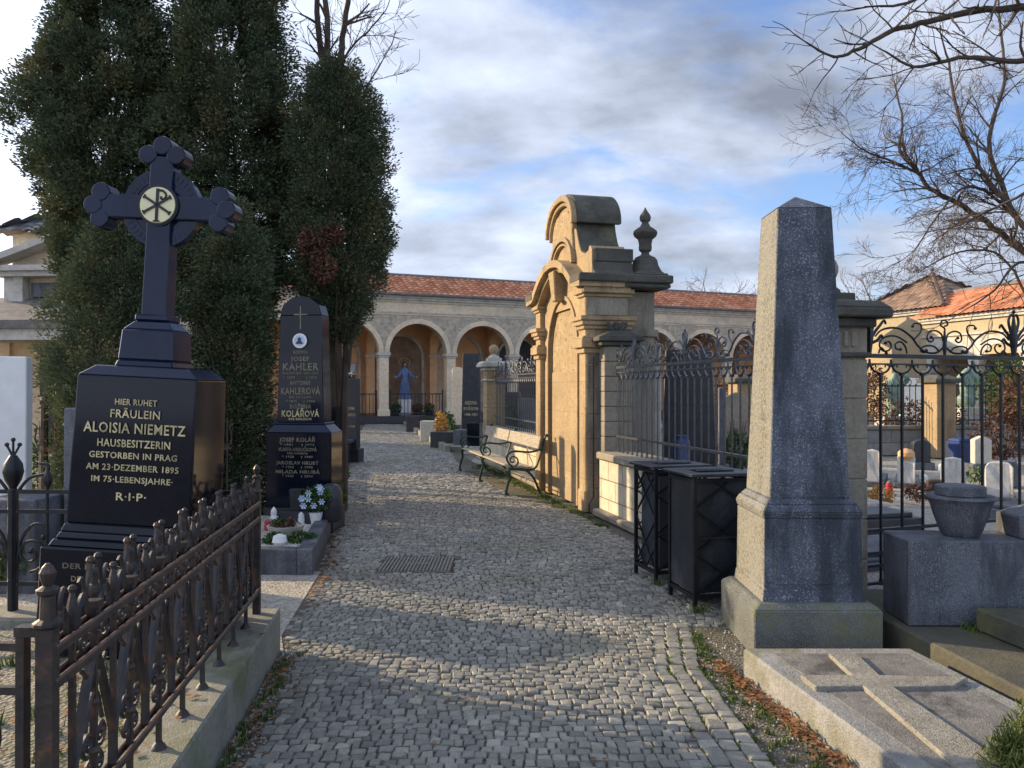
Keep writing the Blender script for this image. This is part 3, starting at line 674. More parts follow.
# ================= PORTAL MONUMENT =================
PO = (.7245,11.164,0); PR = R(-76.4)
PO2 = (PO[0]+.104*cos(PR), PO[1]+.104*sin(PR), 0)
po = thing('portal_monument', 'tall sandstone baroque wall monument with arched panel and curled pediment beside the path', 'monument', PO2, PR); po.scale = (.92,1,1)
def pw(x, t): d=(cos(PR),sin(PR)); n=(-sin(PR),cos(PR)); return (PO[0]+d[0]*x+n[0]*t, PO[1]+d[1]*x+n[1]*t)
b = MB(); b.box(-1.3,1.3,.06,.5,0,2.9); b.obj('body', M['sand'], po, bevel=.01)
b = MB(); b.box(-1.14,1.14,.5,.94,0,2.88); b.box(-1.18,1.18,.5,.98,2.28,2.38); b.obj('buttress', M['sandgrey'], po, bevel=.012)
b = MB(); b.archplate(-1.02,1.02,.0,2.9,0,.74,2.13,-.02,.07,24); b.obj('arch_surround', M['sand'], po)
b = MB(); pts=[(-.74,.02)]+[(-.74*cos(pi*i/24), 2.13+.74*sin(pi*i/24)) for i in range(25)]+[(.74,.02)]
b.strip(pts,.06,-.045,.0); b.obj('arch_moulding', M['sand'], po)
b = MB(); b.prism([(-.70,0),(.70,0)]+[(.70*cos(pi*i/24), 2.11+.70*sin(pi*i/24)) for i in range(25)], .025, .075); b.obj('arched_panel', M['sandpanel'], po)
b = MB(); b.box(-.70,.70,.012,.03,0,1.83); b.obj('lower_panel', M['sand'], po, bevel=.008)
for s_ in (-1,1):
    b = MB(); xa, xb = sorted((s_*1.03, s_*1.31)); b.box(xa,xb,-.09,.06,0,2.9); b.box(xa-.0,xb+.0,-.11,.06,0,.28)
    b.obj('pilaster', M['sand'], po, bevel=.012)
    b = MB()
    for (z0,z1,e) in ((2.05,2.12,.03),(2.12,2.24,.07),(2.24,2.27,.05),(2.36,2.41,.03),(2.41,2.47,.06),(2.47,2.53,.085),(2.78,2.82,.03),(2.82,2.88,.06)):
        b.box(xa-e,xb+e,-.09-e,.52+e*.8,z0,z1)
    b.obj('pilaster_capital', M['sand'] , po, bevel=.008)
# side faces darker grey skin: stone blocks of the end wall
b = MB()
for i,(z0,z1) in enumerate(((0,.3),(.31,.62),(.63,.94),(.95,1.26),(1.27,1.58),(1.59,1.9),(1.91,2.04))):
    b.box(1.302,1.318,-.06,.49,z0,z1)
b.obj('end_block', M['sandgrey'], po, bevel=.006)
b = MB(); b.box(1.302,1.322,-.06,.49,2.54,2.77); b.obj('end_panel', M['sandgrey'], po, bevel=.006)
# shaped cornice over the arch
ogee = catmull([(1.40,2.93),(1.12,2.95),(.98,2.99),(.86,3.07),(.62,3.21),(.32,3.315),(0,3.35)], 6)
path = [(-x,z) for x,z in ogee]+[(x,z) for x,z in reversed(ogee)][1:]
b = MB(); b.strip([(x,z-.10) for x,z in path], .07, -.14, .5); b.obj('lower_cornice', M['sand'], po)
b = MB(); b.strip([(x*1.03,z-.03) for x,z in path], .10, -.22, .52); b.obj('upper_cornice', M['sand'], po)
b = MB(); b.box(1.02,1.5,-.225,1.06,2.96,3.065); b.box(-1.5,-1.02,-.225,1.06,2.96,3.065); b.box(.3,1.46,.4,1.04,2.90,2.958); b.box(-1.46,-.3,.4,1.04,2.90,2.958); b.box(-1.02,1.02,.52,1.06,2.962,3.062); b.obj('dark_coping', M['coping'], po, bevel=.015)
b = MB(); b.prism([(-.98,2.72),(.98,2.72)]+[(x,z-.08) for x,z in reversed(path) if abs(x) < .98], -.015, .06); b.obj('tympanum', M['sand'], po)
b = MB(); b.add([(-.09,-.16,2.84),(.09,-.16,2.84),(.15,-.2,3.27),(-.15,-.2,3.27),(-.09,.0,2.84),(.09,.0,2.84),(.15,.0,3.27),(-.15,.0,3.27)], [(0,1,2,3),(4,5,6,7),(0,1,5,4),(1,2,6,5),(2,3,7,6),(3,0,4,7)]); b.obj('keystone', M['sand'], po, bevel=.015)
# attic silhouette
half = [(1.3,3.0),(1.3,3.40),(1.24,3.45),(1.19,3.45)]+catmull([(1.16,3.40),(1.0,3.385),(.82,3.45),(.70,3.60),(.62,3.76),(.58,3.90)],5)+catmull([(.56,3.94),(.50,4.07),(.38,4.17),(.20,4.235),(0,4.25)],5)
outl = half+[(-x,z) for x,z in reversed(half[:-1])]
b = MB(); b.prism(list(outl), .0, .46); b.obj('attic', M['sand'], po)
b = MB(); b.prism([(.48,3.88),(.39,4.02),(.27,4.09),(0,4.12),(-.27,4.09),(-.39,4.02),(-.48,3.88),(-.56,3.5),(-.45,3.52),(0,3.76),(.45,3.52),(.56,3.5)], -.035, .02); b.obj('attic_panel', M['sandpanel'], po, bevel=.01)
b = MB(); b.strip([(.54*cos(pi*i/16), 3.32+.38*sin(pi*i/16)) for i in range(17)][::-1], .06, -.07, .02); b.obj('attic_arch', M['sand'], po)
b = MB(); b.strip([(.47*cos(pi*i/16), 3.32+.32*sin(pi*i/16)) for i in range(17)][::-1], .03, -.05, .02); b.obj('attic_arch', M['sand'], po)
cop = [(-x,z) for x,z in catmull([(.63,3.86),(.625,3.95),(.55,4.08),(.40,4.19),(.21,4.25),(0,4.265)],5)]; cop = cop+[(-x,z) for x,z in reversed(cop[:-1])]
b = MB(); b.strip(cop,.095,-.02,.62); b.obj('curled_coping', M['coping'], po, bevel=.02)
b = MB(); b.strip([(x*.99,z-.01) for x,z in cop],.088,-.10,-.018); b.obj('pediment_moulding', M['sand'], po, bevel=.015)
b = MB(); b.strip([(x*.9,z-.07) for x,z in cop],.05,-.06,.0); b.obj('pediment_moulding', M['sand'], po, bevel=.01)
b = MB(); b.box(-.56,.56,.455,.58,3.4,4.15,0,0); b.obj('attic_back', M['sandgrey'], po)
for s_ in (-1,1):
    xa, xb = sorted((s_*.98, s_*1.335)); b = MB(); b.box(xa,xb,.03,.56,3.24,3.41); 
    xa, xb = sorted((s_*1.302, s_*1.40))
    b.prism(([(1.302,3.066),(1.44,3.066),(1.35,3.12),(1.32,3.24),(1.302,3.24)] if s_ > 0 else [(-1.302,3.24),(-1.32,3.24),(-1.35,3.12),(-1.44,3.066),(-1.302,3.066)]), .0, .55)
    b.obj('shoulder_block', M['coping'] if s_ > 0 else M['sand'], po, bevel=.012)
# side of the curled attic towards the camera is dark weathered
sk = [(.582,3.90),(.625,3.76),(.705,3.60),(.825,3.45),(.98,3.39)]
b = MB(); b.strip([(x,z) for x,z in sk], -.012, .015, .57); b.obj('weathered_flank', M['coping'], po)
# finial urn on the buttress
b = MB(); b.box(1.15-.36,1.15+.28,.55,1.02,3.066,3.10); b.lathe([(.30,0),(.235,.05),(.19,.13),(.17,.22)],1.10,.82,3.10,8); b.obj('finial_base', M['coping'], po, bevel=.015)
b = MB(); b.lathe([(.14,.24),(.14,.27),(.06,.31),(.05,.34),(.085,.37),(.09,.41),(.085,.45),(.10,.52),(.15,.56),(.165,.60),(.155,.63),(.11,.665),(.07,.69),(.045,.735),(.045,.75),(.07,.77),(.078,.81),(.065,.85),(.035,.89),(.012,.93),(.004,.95)],1.10,.82,3.07,18); b.obj('finial', M['coping'], po, smooth=True)
# downpipe-like dark joint at the near foot
b = MB(); b.tube([(1.36,-.06,.0),(1.36,-.06,.12),(1.36,.0,.2),(1.36,.0,2.0)], .008, 6); tag(b.obj('lightning_cable', M['iron'], None, (PO[0],PO[1],0), (0,0,PR)), 'thin dark cable running up the near edge of the sandstone monument', 'cable')

# small pier at its near end
pi_ = thing('stone_pier', 'slim grey sandstone gate pier with carved cap against the near end of the sandstone monument', 'pier', pw(1.43,.28)+(0,), PR)
b = MB()
for i in range(7): b.box(-.07,.12,-.20,.20,.8+i*.19-(.8 if i==0 else 0),.8+(i+1)*.19-.006)
b.obj('shaft', M['sandgrey'], pi_, bevel=.006)
b = MB(); b.box(-.1,.17,-.26,.26,2.135,2.19); b.box(-.13,.22,-.31,.31,2.19,2.24); b.box(-.13,.22,-.31,.31,2.24,2.33,.1,.2); b.obj('cap', M['coping'], pi_, bevel=.01)
b = MB()
for k in range(7): b.tube([(.04,0,2.30),(.04+.04*sin(k),.1*cos(k*.9),2.36),(.04+.03*sin(k),.13*cos(k*.9),2.44)], [.03,.035,.015], 5)
b.ball(.04,0,2.38,.06,8); b.obj('cap_ornament', M['coping'], pi_, smooth=True)

# low walls
def lowwall(label, x0, x1, hh, wm):
    t = thing('low_wall', label, 'wall', PO, PR)
    b = MB(); b.box(x0,x1,.02,.42,0,hh-.09); b.obj('blocks', wm, t)
    b = MB(); b.box(x0,x1,-.03,.47,hh-.088,hh); b.obj('coping_stone', M['sandgrey'], t, bevel=.015)
    b = MB(); b.box(x0,x1,-.08,.04,0,.09); b.obj('plinth', M['sandgrey'], t, bevel=.02)
lowwall('low pale sandstone block wall behind the two dark bins', 1.53, 5.2, .80, M['ashlar'])
lowwall('low pale sandstone block wall behind the green bench', -5.5, -1.10, .80, M['ashlar'])

# ball topped pillars
def pillar(name, label, loc, rot, h, w, mat, capm, ball_r, group):
    t = thing(name, label, 'pillar', loc, rot, group)
    hw = w/2
    b = MB(); n = 7
    for i in range(n): b.box(-hw,hw,-hw,hw,h*i/n+(.0),h*(i+1)/n-.008)
    b.box(-hw+.008,hw-.008,-hw+.008,hw-.008,0,h-.01); b.obj('shaft', mat, t, bevel=.006)
    b = MB(); b.box(-hw-.03,hw+.03,-hw-.03,hw+.03,h-.30,h-.26); b.box(-hw-.05,hw+.05,-hw-.05,hw+.05,h-.07,h-.0); b.box(-hw-.13,hw+.13,-hw-.13,hw+.13,h+.001,h+.07); b.box(-hw-.13,hw+.13,-hw-.13,hw+.13,h+.07,h+.13,.06,.06)
    b.obj('cap', capm, t, bevel=.012)
    for q in range(4):
        for xx in (-.1,-.035,.035,.1):
            b = MB(); b.box(xx-.02,xx+.02,-hw-.012,-hw+.01,h-.22,h-.1); o=b.obj('fluting', mat, t, bevel=.008); o.rotation_euler=(0,0,q*pi/2)
    b = MB(); b.box(-hw*.75,hw*.75,-hw*.75,hw*.75,h+.131,h+.20); b.lathe([(.14,.2),(.12,.24),(.06,.27),(.05,.31)],0,0,h,12); b.obj('ball_base', capm, t, bevel=.008)
    b = MB(); b.ball(0,0,h+.29+ball_r*.9,ball_r,18); b.obj('ball', mat, t, smooth=True)
pillar('ball_topped_pillar', 'sandstone pillar with stone ball at the far end of the railing behind the bench', pw(-5.72,.23)+(0,), PR, 2.05, .40, M['sand'], M['pale'], .11, 'ball topped pillars of the burial enclosure')
pillar('ball_topped_pillar', 'grey stone pillar with mossy cap and ball standing behind the granite obelisk', (2.43,6.0,0), PR, 2.13, .45, M['sandgrey'], M['coping'], .115, 'ball topped pillars of the burial enclosure')

# ---------- enclosure railings ----------
def z2(p, k=1.2): return ((p[0]-500)*.001446*k, (350-p[1])*.00127)
CR = {
 'outer': [(510,300),(555,335),(620,332),(670,290),(705,240),(770,192),(830,183),(890,200),(925,240)],
 'inner': [(735,275),(790,240),(840,235),(885,255),(900,295),(880,330),(845,325),(830,295),(845,270),(865,280)],
 'small': [(510,260),(520,215),(560,192),(600,205),(610,245),(590,265),(570,250),(585,235)],
 'tendril': [(535,330),(560,300),(600,290),(640,300),(650,325),(630,335),(615,322)],
 'loop': [(735,345),(745,300),(775,270),(805,285),(800,315),(775,318)],
 'low': [(905,345),(890,310),(860,345)],
 'stalk': [(690,250),(650,200),(650,155),(690,150),(700,168)],
}
def ornament(b, ox, zt, r, y=0, k=1.2):
    for s_ in (1,-1):
        for k_, pts in CR.items():
            P = [z2(p,k) for p in pts]; C = catmull(P,5)
            rr = r*(1.1 if k_ == 'outer' else .9)
            b.tube([(ox+s_*p[0], y, zt+p[1]) for p in C], [rr*(1 if i < len(C)-8 else 1-.3*(i-len(C)+8)/8) for i in range(len(C))], 5)
            e = C[-1]; 
            if k_ != 'outer': b.ball(ox+s_*e[0], y, zt+e[1], rr*1.8, 6)
    b.tube([(ox,y,zt),(ox,y,zt+.06),(ox,y,zt+.15),(ox,y,zt+.2)], [r*1.2,r*2.2,r*1.3,r], 6)
    C = catmull([z2(p) for p in [(500,200),(500,175),(475,155),(485,125),(510,125),(520,150),(500,160)]],5); b.tube([(ox+p[0],y,zt+p[1]) for p in C], r*.9, 5)
def fleur(b, ox, zt, r, y=0):
    n0 = len(b.v)
    b.tube([(ox,y,zt),(ox,y,zt+.10),(ox,y,zt+.16),(ox,y,zt+.3),(ox,y,zt+.37)], [r*1.5,r*2.6,r*3,r*1.3,r*.6], 6)
    b.ball(ox,y,zt+.385,r*1.6,6)
    for s_ in (1,-1):
        for pts in ([(0,.1),(-.03,.2),(-.06,.3),(-.035,.36),(-.01,.35)],[(0,.1),(-.06,.18),(-.11,.23),(-.15,.27),(-.17,.24)],[(0,.08),(-.08,.11),(-.12,.15),(-.14,.12)]):
            C = catmull([(ox+s_*p[0], y, zt+p[1]) for p in pts], 4); b.tube(C, [r*1.3-(r*.5)*i/len(C) for i in range(len(C))], 5)
def bigfence(name, label, loc, rot, x0, x1, zb, zr, mat, foot=0.0, period=1.33, sp=.19, r=.010, group=None, phase=0, extra=()):
    t = thing(name, label, 'railing', loc, rot, group)
    b = MB(); b.box(x0,x1,-.022,.022,zr-.02,zr+.012); b.box(x0,x1,-.014,.014,zr-.075,zr-.062); b.obj('top_rail', mat, t)
    for z in (zb,)+tuple(extra):
        b = MB(); b.box(x0,x1,-.018,.018,z-.012,z+.012); b.obj('lower_rail', mat, t)
    n = int((x1-x0)/sp); ref = None
    bar = MB(); bar.tube([(0,0,foot),(0,0,zr-.15)], r, 6); bar.box(-.016,.016,-.016,.016,zr-.16,zr-.14); bar.tube([(0,0,foot),(0,0,foot+.05)],[r*2,r*1.2],6)
    # U-shaped collar that springs from the bar up to the rail
    for s_ in (1,-1):
        C = catmull([(s_*.004,0,zr-.145),(s_*sp*.30,0,zr-.125),(s_*sp*.46,0,zr-.08),(s_*sp*.5,0,zr-.03)],4); bar.tube(C, .009, 5)
        C = catmull([(s_*sp*.44,0,zr-.09),(s_*sp*.25,0,zr-.07),(s_*sp*.22,0,zr-.095)],4); bar.tube(C, .006, 4)
    for i in range(n+1):
        x = x0+sp*.5+i*sp
        if x > x1-.03: break
        if ref is None: ref = bar.obj('bar', mat, t, (x,0,0)); 
        else:
            o = ref.copy(); COL.objects.link(o); o.location = (x,0,0); o.parent = t
    x = x0-period+phase
    while x < x1+period:
        if x-.02 > x0 and x+.02 < x1:
            pass
        b = MB(); ornament(b, x, zr+.012, .0085, 0, period/1.33)
        inside = [v for v in b.v if x0-.0 <= v[0] <= x1+.0]
        if len(inside) > len(b.v)*.25:
            # clip pieces that leave the fence
            keep = [f for f in b.f if all(x0 <= b.v[i][0] <= x1 for i in f)]; b.f = keep; o = b.obj('scroll_crest', mat, t, smooth=True)
            bmx = bmesh.new(); bmx.from_mesh(o.data); bmesh.ops.delete(bmx, geom=[v for v in bmx.verts if not v.link_faces], context='VERTS'); bmx.to_mesh(o.data); bmx.free()
        xf = x+period/2
        if x0+.12 < xf < x1-.12:
            b = MB(); fleur(b, 0, 0, .011); fk = .82 if period < 1.5 else 1.0; b.v = [(v[0]*fk+xf, v[1]*fk, v[2]*fk+zr+.012) for v in b.v]; b.obj('fleur_finial', mat, t, smooth=True)
        x += period
    return t
bigfence('iron_railing', 'grey scroll-topped iron railing on the low wall behind the two bins', pw(0,.22)+(0,), PR, 1.60, 5.15, 1.0, 1.86, M['greyiron'], .80, 1.33, .145, .0085, 'iron railings of the burial enclosure', 1.23)
bigfence('iron_railing', 'grey scroll-topped iron railing behind the green bench', pw(0,.22)+(0,), PR, -5.5, -1.12, 1.0, 1.86, M['greyiron'], .80, 1.33, .145, .0085, 'iron railings of the burial enclosure', .3)
bigfence('iron_railing', 'tall black scroll-topped railing right of the obelisk and behind the stone bowl', (2.63,6.02,0), R(20), .0, 4.2, .47, 1.86, M['iron'], .03, 1.6, .222, .012, 'iron railings of the burial enclosure', 1.02, extra=(.29,.19,.05))
# ================= BENCH =================
A1 = (-.083,11.4); dirx = Vector((.5,-1.87,0)).normalized(); BR = atan2(dirx.y, dirx.x)
bl_ = 3.62; org = (A1[0]-dirx.x*bl_/2, A1[1]-dirx.y*bl_/2)
# local: x towards camera, y away from path; front legs at y=0
bn = thing('park_bench', 'long weathered wooden bench with green cast iron arms against the sandstone wall', 'bench', (org[0],org[1],0), BR)
for si, x in enumerate((-bl_/2+.02, 0, bl_/2-.02)):
    b = MB()
    for pts, r in (([(.02,.0),(.0,.04),(.03,.18),(.06,.28),(.04,.36),(.08,.41)],.021), ([(.53,.0),(.52,.04),(.47,.16),(.42,.26),(.32,.36),(.2,.40)],.019),
                   ([(.04,.40),(.2,.385),(.35,.37),(.45,.40),(.50,.50),(.55,.66),(.60,.84),(.63,.89),(.66,.87)],.019),
                   ([(.10,.42),(.03,.50),(.01,.58),(.07,.645),(.18,.655),(.35,.64),(.48,.66),(.56,.70)],.017),
                   ([(.10,.42),(.18,.47),(.17,.55),(.10,.58),(.06,.53),(.09,.49),(.13,.51)],.013)):
        C = catmull([(x,p[0],p[1]) for p in pts],5); b.tube(C, r, 6)
    for (yy,zz_) in ((.02,.02),(.53,.02)): b.tube([(x,yy,0),(x,yy,.03)],[.035,.028],8)
    b.obj('cast_iron_end', M['green'], bn, smooth=True)
for s_ in (-1,1):
    xa, xb = (.025, bl_/2-.01) if s_ > 0 else (-bl_/2+.01, -.025)
    for k,(y0,y1) in enumerate(((.04,.15),(.165,.275),(.29,.40))):
        b = MB(); zt = .445-k*.012; b.box(xa,xb,y0,y1,zt-.03,zt); b.obj('seat_board', M['board'], bn, bevel=.006)
    b = MB(); b.cbox((xa+xb)/2,.525,.775,xb-xa,.028,.19,rx=R(-13)); b.obj('backrest', M['board'], bn, bevel=.006)
b = MB(); b.tube([(-bl_/2+.02,.28,.26),(bl_/2-.02,.28,.26)],.009,5); b.obj('tie_rod', M['green'], bn)

# ================= BINS =================
def bin_(label, corner, rot, w, d, h, bare):
    t = thing('litter_bin', label, 'bin', (corner[0],corner[1],0), rot, 'dark lattice litter bins beside the obelisk')
    # origin = near-left corner, x along the face towards the wall, y away along the path
    b = MB(); e = .013
    for (x,y) in ((0,0),(w,0),(0,d),(w,d)): b.box(x-e,x+e,y-e,y+e,0,h)
    for z in (.085,h-.03):
        b.box(e,w-e,-e,e,z-e,z+e); b.box(e,w-e,d-e,d+e,z-e,z+e); b.box(-e,e,e,d-e,z-e,z+e); b.box(w-e,w+e,e,d-e,z-e,z+e)
    b.obj('frame', M['binframe'], t)
    b = MB()
    for y in (-.002,d+.002):
        for (a,c_) in (((0,.09),(w,.40)),((0,.40),(w,.09)),((0,.40),(w,.72)),((0,.72),(w,.40)),((0,.72),(w*.62,h-.04)),((w*.38,h-.04),(w,.72))):
            b.tube([(a[0],y,a[1]),(c_[0],y,c_[1])],.009,4)
    b.obj('lattice', M['binframe'], t)
    b = MB()
    if bare:
        for (a,c_) in (((0,.09),(d,.52)),((d,.09),(0,.52)),((0,.52),(d,h-.04)),((d,.52),(0,h-.04)),((d*.5,.09),(0,.3)),((d*.5,.09),(d,.3)),((0,.72),(d*.5,h-.04)),((d,.72),(d*.5,h-.04))):
            b.tube([(-.002,a[0],a[1]),(-.002,c_[0],c_[1])],.009,4)
        b.obj('lattice', M['binframe'], t)
        b = MB(); b.box(.03,w-.03,.03,d-.03,.1,h-.05); b.obj('liner', M['void'], t, bevel=.02)
    else:
        b.box(-.004,.006,.02,d-.02,.11,h-.04); b.box(.02,w-.02,.014,.024,.11,h-.04); b.box(.03,w-.03,.03,d-.03,.1,h-.06); b.obj('sheet_liner', M['sheet'], t, bevel=.003)
        b = MB(); b.box(.05,.40,-.012,-.004,.50,.515); b.obj('liner_rim', M['signblue'] if False else M['sheet'], t)
    b = MB(); o_ = .045
    b.box(-o_,w+o_,-o_,d*.30,h,h+.022); b.box(-o_,w+o_,d*.72,d+o_,h,h+.022); b.box(-o_,w*.18,d*.30,d*.72,h+.0,h+.022); b.box(w*.84,w+o_,d*.30,d*.72,h,h+.022)
    b.box(w*.18,w*.84,d*.26,d*.34,h+.023,h+.035)
    b.obj('lid', M['sheet'], t, bevel=.004)
    return t
rb = R(14)
bin_('grey sheet-metal litter bin nearest the obelisk', (1.325,5.57), rb, .45, .40, .955, False)
bin_('black lattice litter bin behind the sheet-metal one, in front of the pale wall', (1.18,6.30), R(16), .45, .38, .94, True)

# ================= OBELISK =================
OX, OY = 1.84, 4.985
ob = thing('obelisk_gravestone', 'tall weathered blue-grey granite obelisk on a stepped base at the right of the path', 'obelisk', (OX,OY,0), R(-.8))
b = MB(); b.box(-.385,.385,-.385,.385,-.04,.265); b.box(-.385,.385,-.385,.385,.265,.30,.045,.045); b.obj('base', M['obeliskbase'], ob, bevel=.008)
b = MB(); b.box(-.315,.315,-.315,.315,.28,.37,.012,.012); b.box(-.30,.30,-.30,.30,.36,.80,.006,.006)
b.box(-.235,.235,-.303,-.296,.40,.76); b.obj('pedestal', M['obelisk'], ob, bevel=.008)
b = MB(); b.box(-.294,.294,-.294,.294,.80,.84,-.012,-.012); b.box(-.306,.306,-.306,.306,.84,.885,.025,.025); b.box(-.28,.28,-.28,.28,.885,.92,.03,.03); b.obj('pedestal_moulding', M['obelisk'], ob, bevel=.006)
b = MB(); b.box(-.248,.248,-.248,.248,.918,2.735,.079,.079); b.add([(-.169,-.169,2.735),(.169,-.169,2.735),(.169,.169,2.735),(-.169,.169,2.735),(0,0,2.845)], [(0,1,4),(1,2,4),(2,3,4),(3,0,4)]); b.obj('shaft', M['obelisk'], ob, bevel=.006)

# grave slab with a cross
P4 = [(1.28,4.27),(2.21,4.27),(2.53,2.2),(1.61,2.2)]
sl_ = thing('grave_slab', 'flat weathered granite grave slab with a raised cross in front of the obelisk', 'grave slab', (1.9,3.2,0))
b = MB(); b.poly([(x-1.9,y-3.2) for x,y in reversed(P4)], -.05, .158); b.obj('slab', M['slab'], sl_, bevel=.012)
zt = .158; cr = [GP(px,py,zt) for px,py in ((828,657),(856,657),(879,679),(967,681),(953,690),(893,691),(1004,768),(978,790),(862,690),(815,691),(800,679),(851,679))]
cr = [(x-1.9,y-3.2) for x,y in cr]
fld = [(1.42,4.17),(2.14,4.17),(2.40,2.3),(1.70,2.3)]; b = MB(); b.poly([(x-1.9,y-3.2) for x,y in reversed(fld)], zt-.01, zt+.004); b.obj('inner_field', M['slabdark'], sl_)
b = MB(); b.poly(list(reversed(cr)), zt-.01, zt+.024); b.obj('raised_cross', M['slabcross'], sl_, bevel=.004)

# right hand platform, step, block, bowl
b = MB(); b.poly([(2.31,4.88),(2.46,3.3),(2.62,1.8),(5.5,1.8),(5.5,5.5),(2.31,5.5)][::-1], -.05, .165)
tag(b.obj('stone_platform', M['kerbdark'], bevel=.012), 'dark mossy stone platform right of the slab carrying the block with the stone bowl', 'stone platform')
b = MB(); b.poly([(2.74,4.55),(2.84,3.9),(5.4,3.9),(5.4,4.55)][::-1], .168, .30)
tag(b.obj('stone_step', M['kerbdark'], bevel=.01), 'low dark stone step on the platform in front of the bowl block', 'step')
b = MB(); b.poly([(2.40,4.98),(2.385,4.62),(4.8,4.62),(4.8,4.98)][::-1], .168, .68)
tag(b.obj('stone_block', M['greygranite'], bevel=.008), 'long blue-grey granite block supporting the stone bowl', 'stone block')
ux, uy = PX(960,4.8), 4.80
u = thing('stone_bowl', 'grey stone funeral bowl with a flat lid on the granite block', 'bowl', (ux,uy,.682))
b = MB(); b.lathe([(.10,0),(.115,.02),(.15,.12),(.17,.19),(.185,.225),(.195,.235),(.19,.25),(.14,.25)],0,0,0,28); b.obj('bowl', M['greygranite'], u, smooth=True)
b = MB(); b.lathe([(.13,.248),(.142,.255),(.142,.305),(.135,.31)],0,0,0,28); b.obj('lid', M['greygranite'], u, smooth=True)
sx_ = PX(1030,4.78); b = MB(); b.box(-.13,.13,-.12,.12,0,.13); b.box(-.13,.13,-.12,.12,.13,.19,.1,.1)
tag(b.obj('stone_marker', M['greygranite'], None, (sx_,4.80,.682), bevel=.006), 'small grey stone with sloping top at the right end of the block', 'stone')

# ================= LEFT PLOT =================
KX = lambda z, off=0: -1.256-.11*(z-3.23)-off      # outer face of kerb
kb = thing('grave_kerb', 'mossy stone kerb around the fenced plot of the black cross monument', 'kerb', (-1.5,3.3,0))
def kp(pts): return [(x+1.5,y-3.3) for x,y in pts]
b = MB(); b.poly(kp([(KX(1.0),1.0),(KX(4.72),4.72),(KX(4.72,.30),4.72),(KX(1.0,.30),1.0)]), -.05, .25); b.obj('front_kerb', M['kerb'], kb, bevel=.01)
b = MB(); b.poly(kp([(KX(4.72,.301),4.72),(KX(4.72,.301),4.44),(-5.2,4.62),(-5.2,4.9)][::-1]), -.05, .247); b.obj('rear_kerb', M['kerb'], kb, bevel=.01)
b = MB(); b.poly(kp([(-5.2,1.0),(KX(1.0,.301),1.0),(KX(4.44,.301),4.44),(-5.2,4.62)]), -.05, .20); tag(b.obj('plot_soil', ground('mossy_gravel', (.12,.11,.08),(.22,.20,.15),(.28,.26,.21),50,(.09,.10,.04)), kb))

# rusty ornate fence: local x along the fence (away from camera), origin near post
p0 = Vector((-.977*2.0/ (2.0) , 0,0))
def fx(Z): return -.977-.12*Z
F0 = Vector((fx(2.02),2.02,0)); F1 = Vector((fx(4.61),4.61,0)); fd = (F1-F0); fl = fd.length; FR = atan2(fd.y, fd.x)
fe = thing('iron_fence', 'rusty ornate wrought iron fence along the kerb at the bottom left', 'fence', (F0.x,F0.y,.25), FR, 'wrought iron fences of the left plot')
zb, zm, zu = .14, .565, .655
def rail(z, m=M['rust']):
    b = MB()
    for y in (-.017,.017): b.box(0,fl,y-.005,y+.005,z-.010,z+.008)
    o = b.obj('rail', m, fe); b = MB()
    for y in (-.017,.017): b.tube([(0,y,z+.012),(fl,y,z+.012)],.0072,8)
    b.obj('round_bar', M['rustbar'], fe); return o
rail(zb); rail(zm); rail(zu)
def post(x, par, h=.77):
    b = MB(); b.box(x-.021,x+.021,-.021,.021,-.02,h-.05); b.lathe([(.026,0),(.036,.008),(.036,.016),(.020,.026),(.018,.085),(.028,.092),(.029,.102),(.012,.112),(.018,.13),(.021,.145),(.014,.16),(.005,.17)],x,0,h-.05,10); return b.obj('post', M['rust'], par)
post(0, fe); post(fl, fe)
sp = .1475; nb = int(round(fl/sp)); sp = fl/nb
def upright(kind):
    b = MB()
    if kind == 0:   # tall bar with ball bud
        b.box(-.009,.009,-.009,.009,-.0,.70); b.box(-.02,.02,-.02,.02,.69,.715); b.ball(0,0,.745,.021,8,1.15); b.tube([(0,0,.76),(0,0,.80)],[.010,.014],6); b.ball(0,0,.80,.014,6)
        b.box(-.016,.016,-.016,.016,.60,.62); b.lathe([(.032,0),(.026,.012),(.012,.03)],0,0,-.003,8)
        for s_ in (1,-1):
            C = catmull([(s_*.012,0,.665),(s_*.045,0,.70),(s_*.055,0,.755),(s_*.035,0,.80),(s_*.028,0,.835)],4); b.tube(C,[.0075+.002*sin(i*.6) for i in range(len(C))],5,True); b.ball(s_*.028,0,.84,.013,7)
    else:           # bar between rails with fleur
        b.box(-.008,.008,-.008,.008,zb,.66); b.tube([(0,0,.66),(0,0,.70),(0,0,.735),(0,0,.78)],[.010,.019,.016,.006],7); b.ball(0,0,.785,.013,7)
        for s_ in (1,-1):
            C = catmull([(s_*.0,0,.70),(s_*.05,0,.72),(s_*.075,0,.76),(s_*.06,0,.80),(s_*.04,0,.79)],4); b.tube(C,.0065,5)
        for s_ in (1,-1):
            C = catmull([(s_*.006,0,.62),(s_*.035,0,.665),(s_*.04,0,.72),(s_*.065,0,.75),(s_*.07,0,.72)],4); b.tube(C,.008,5)
    return b
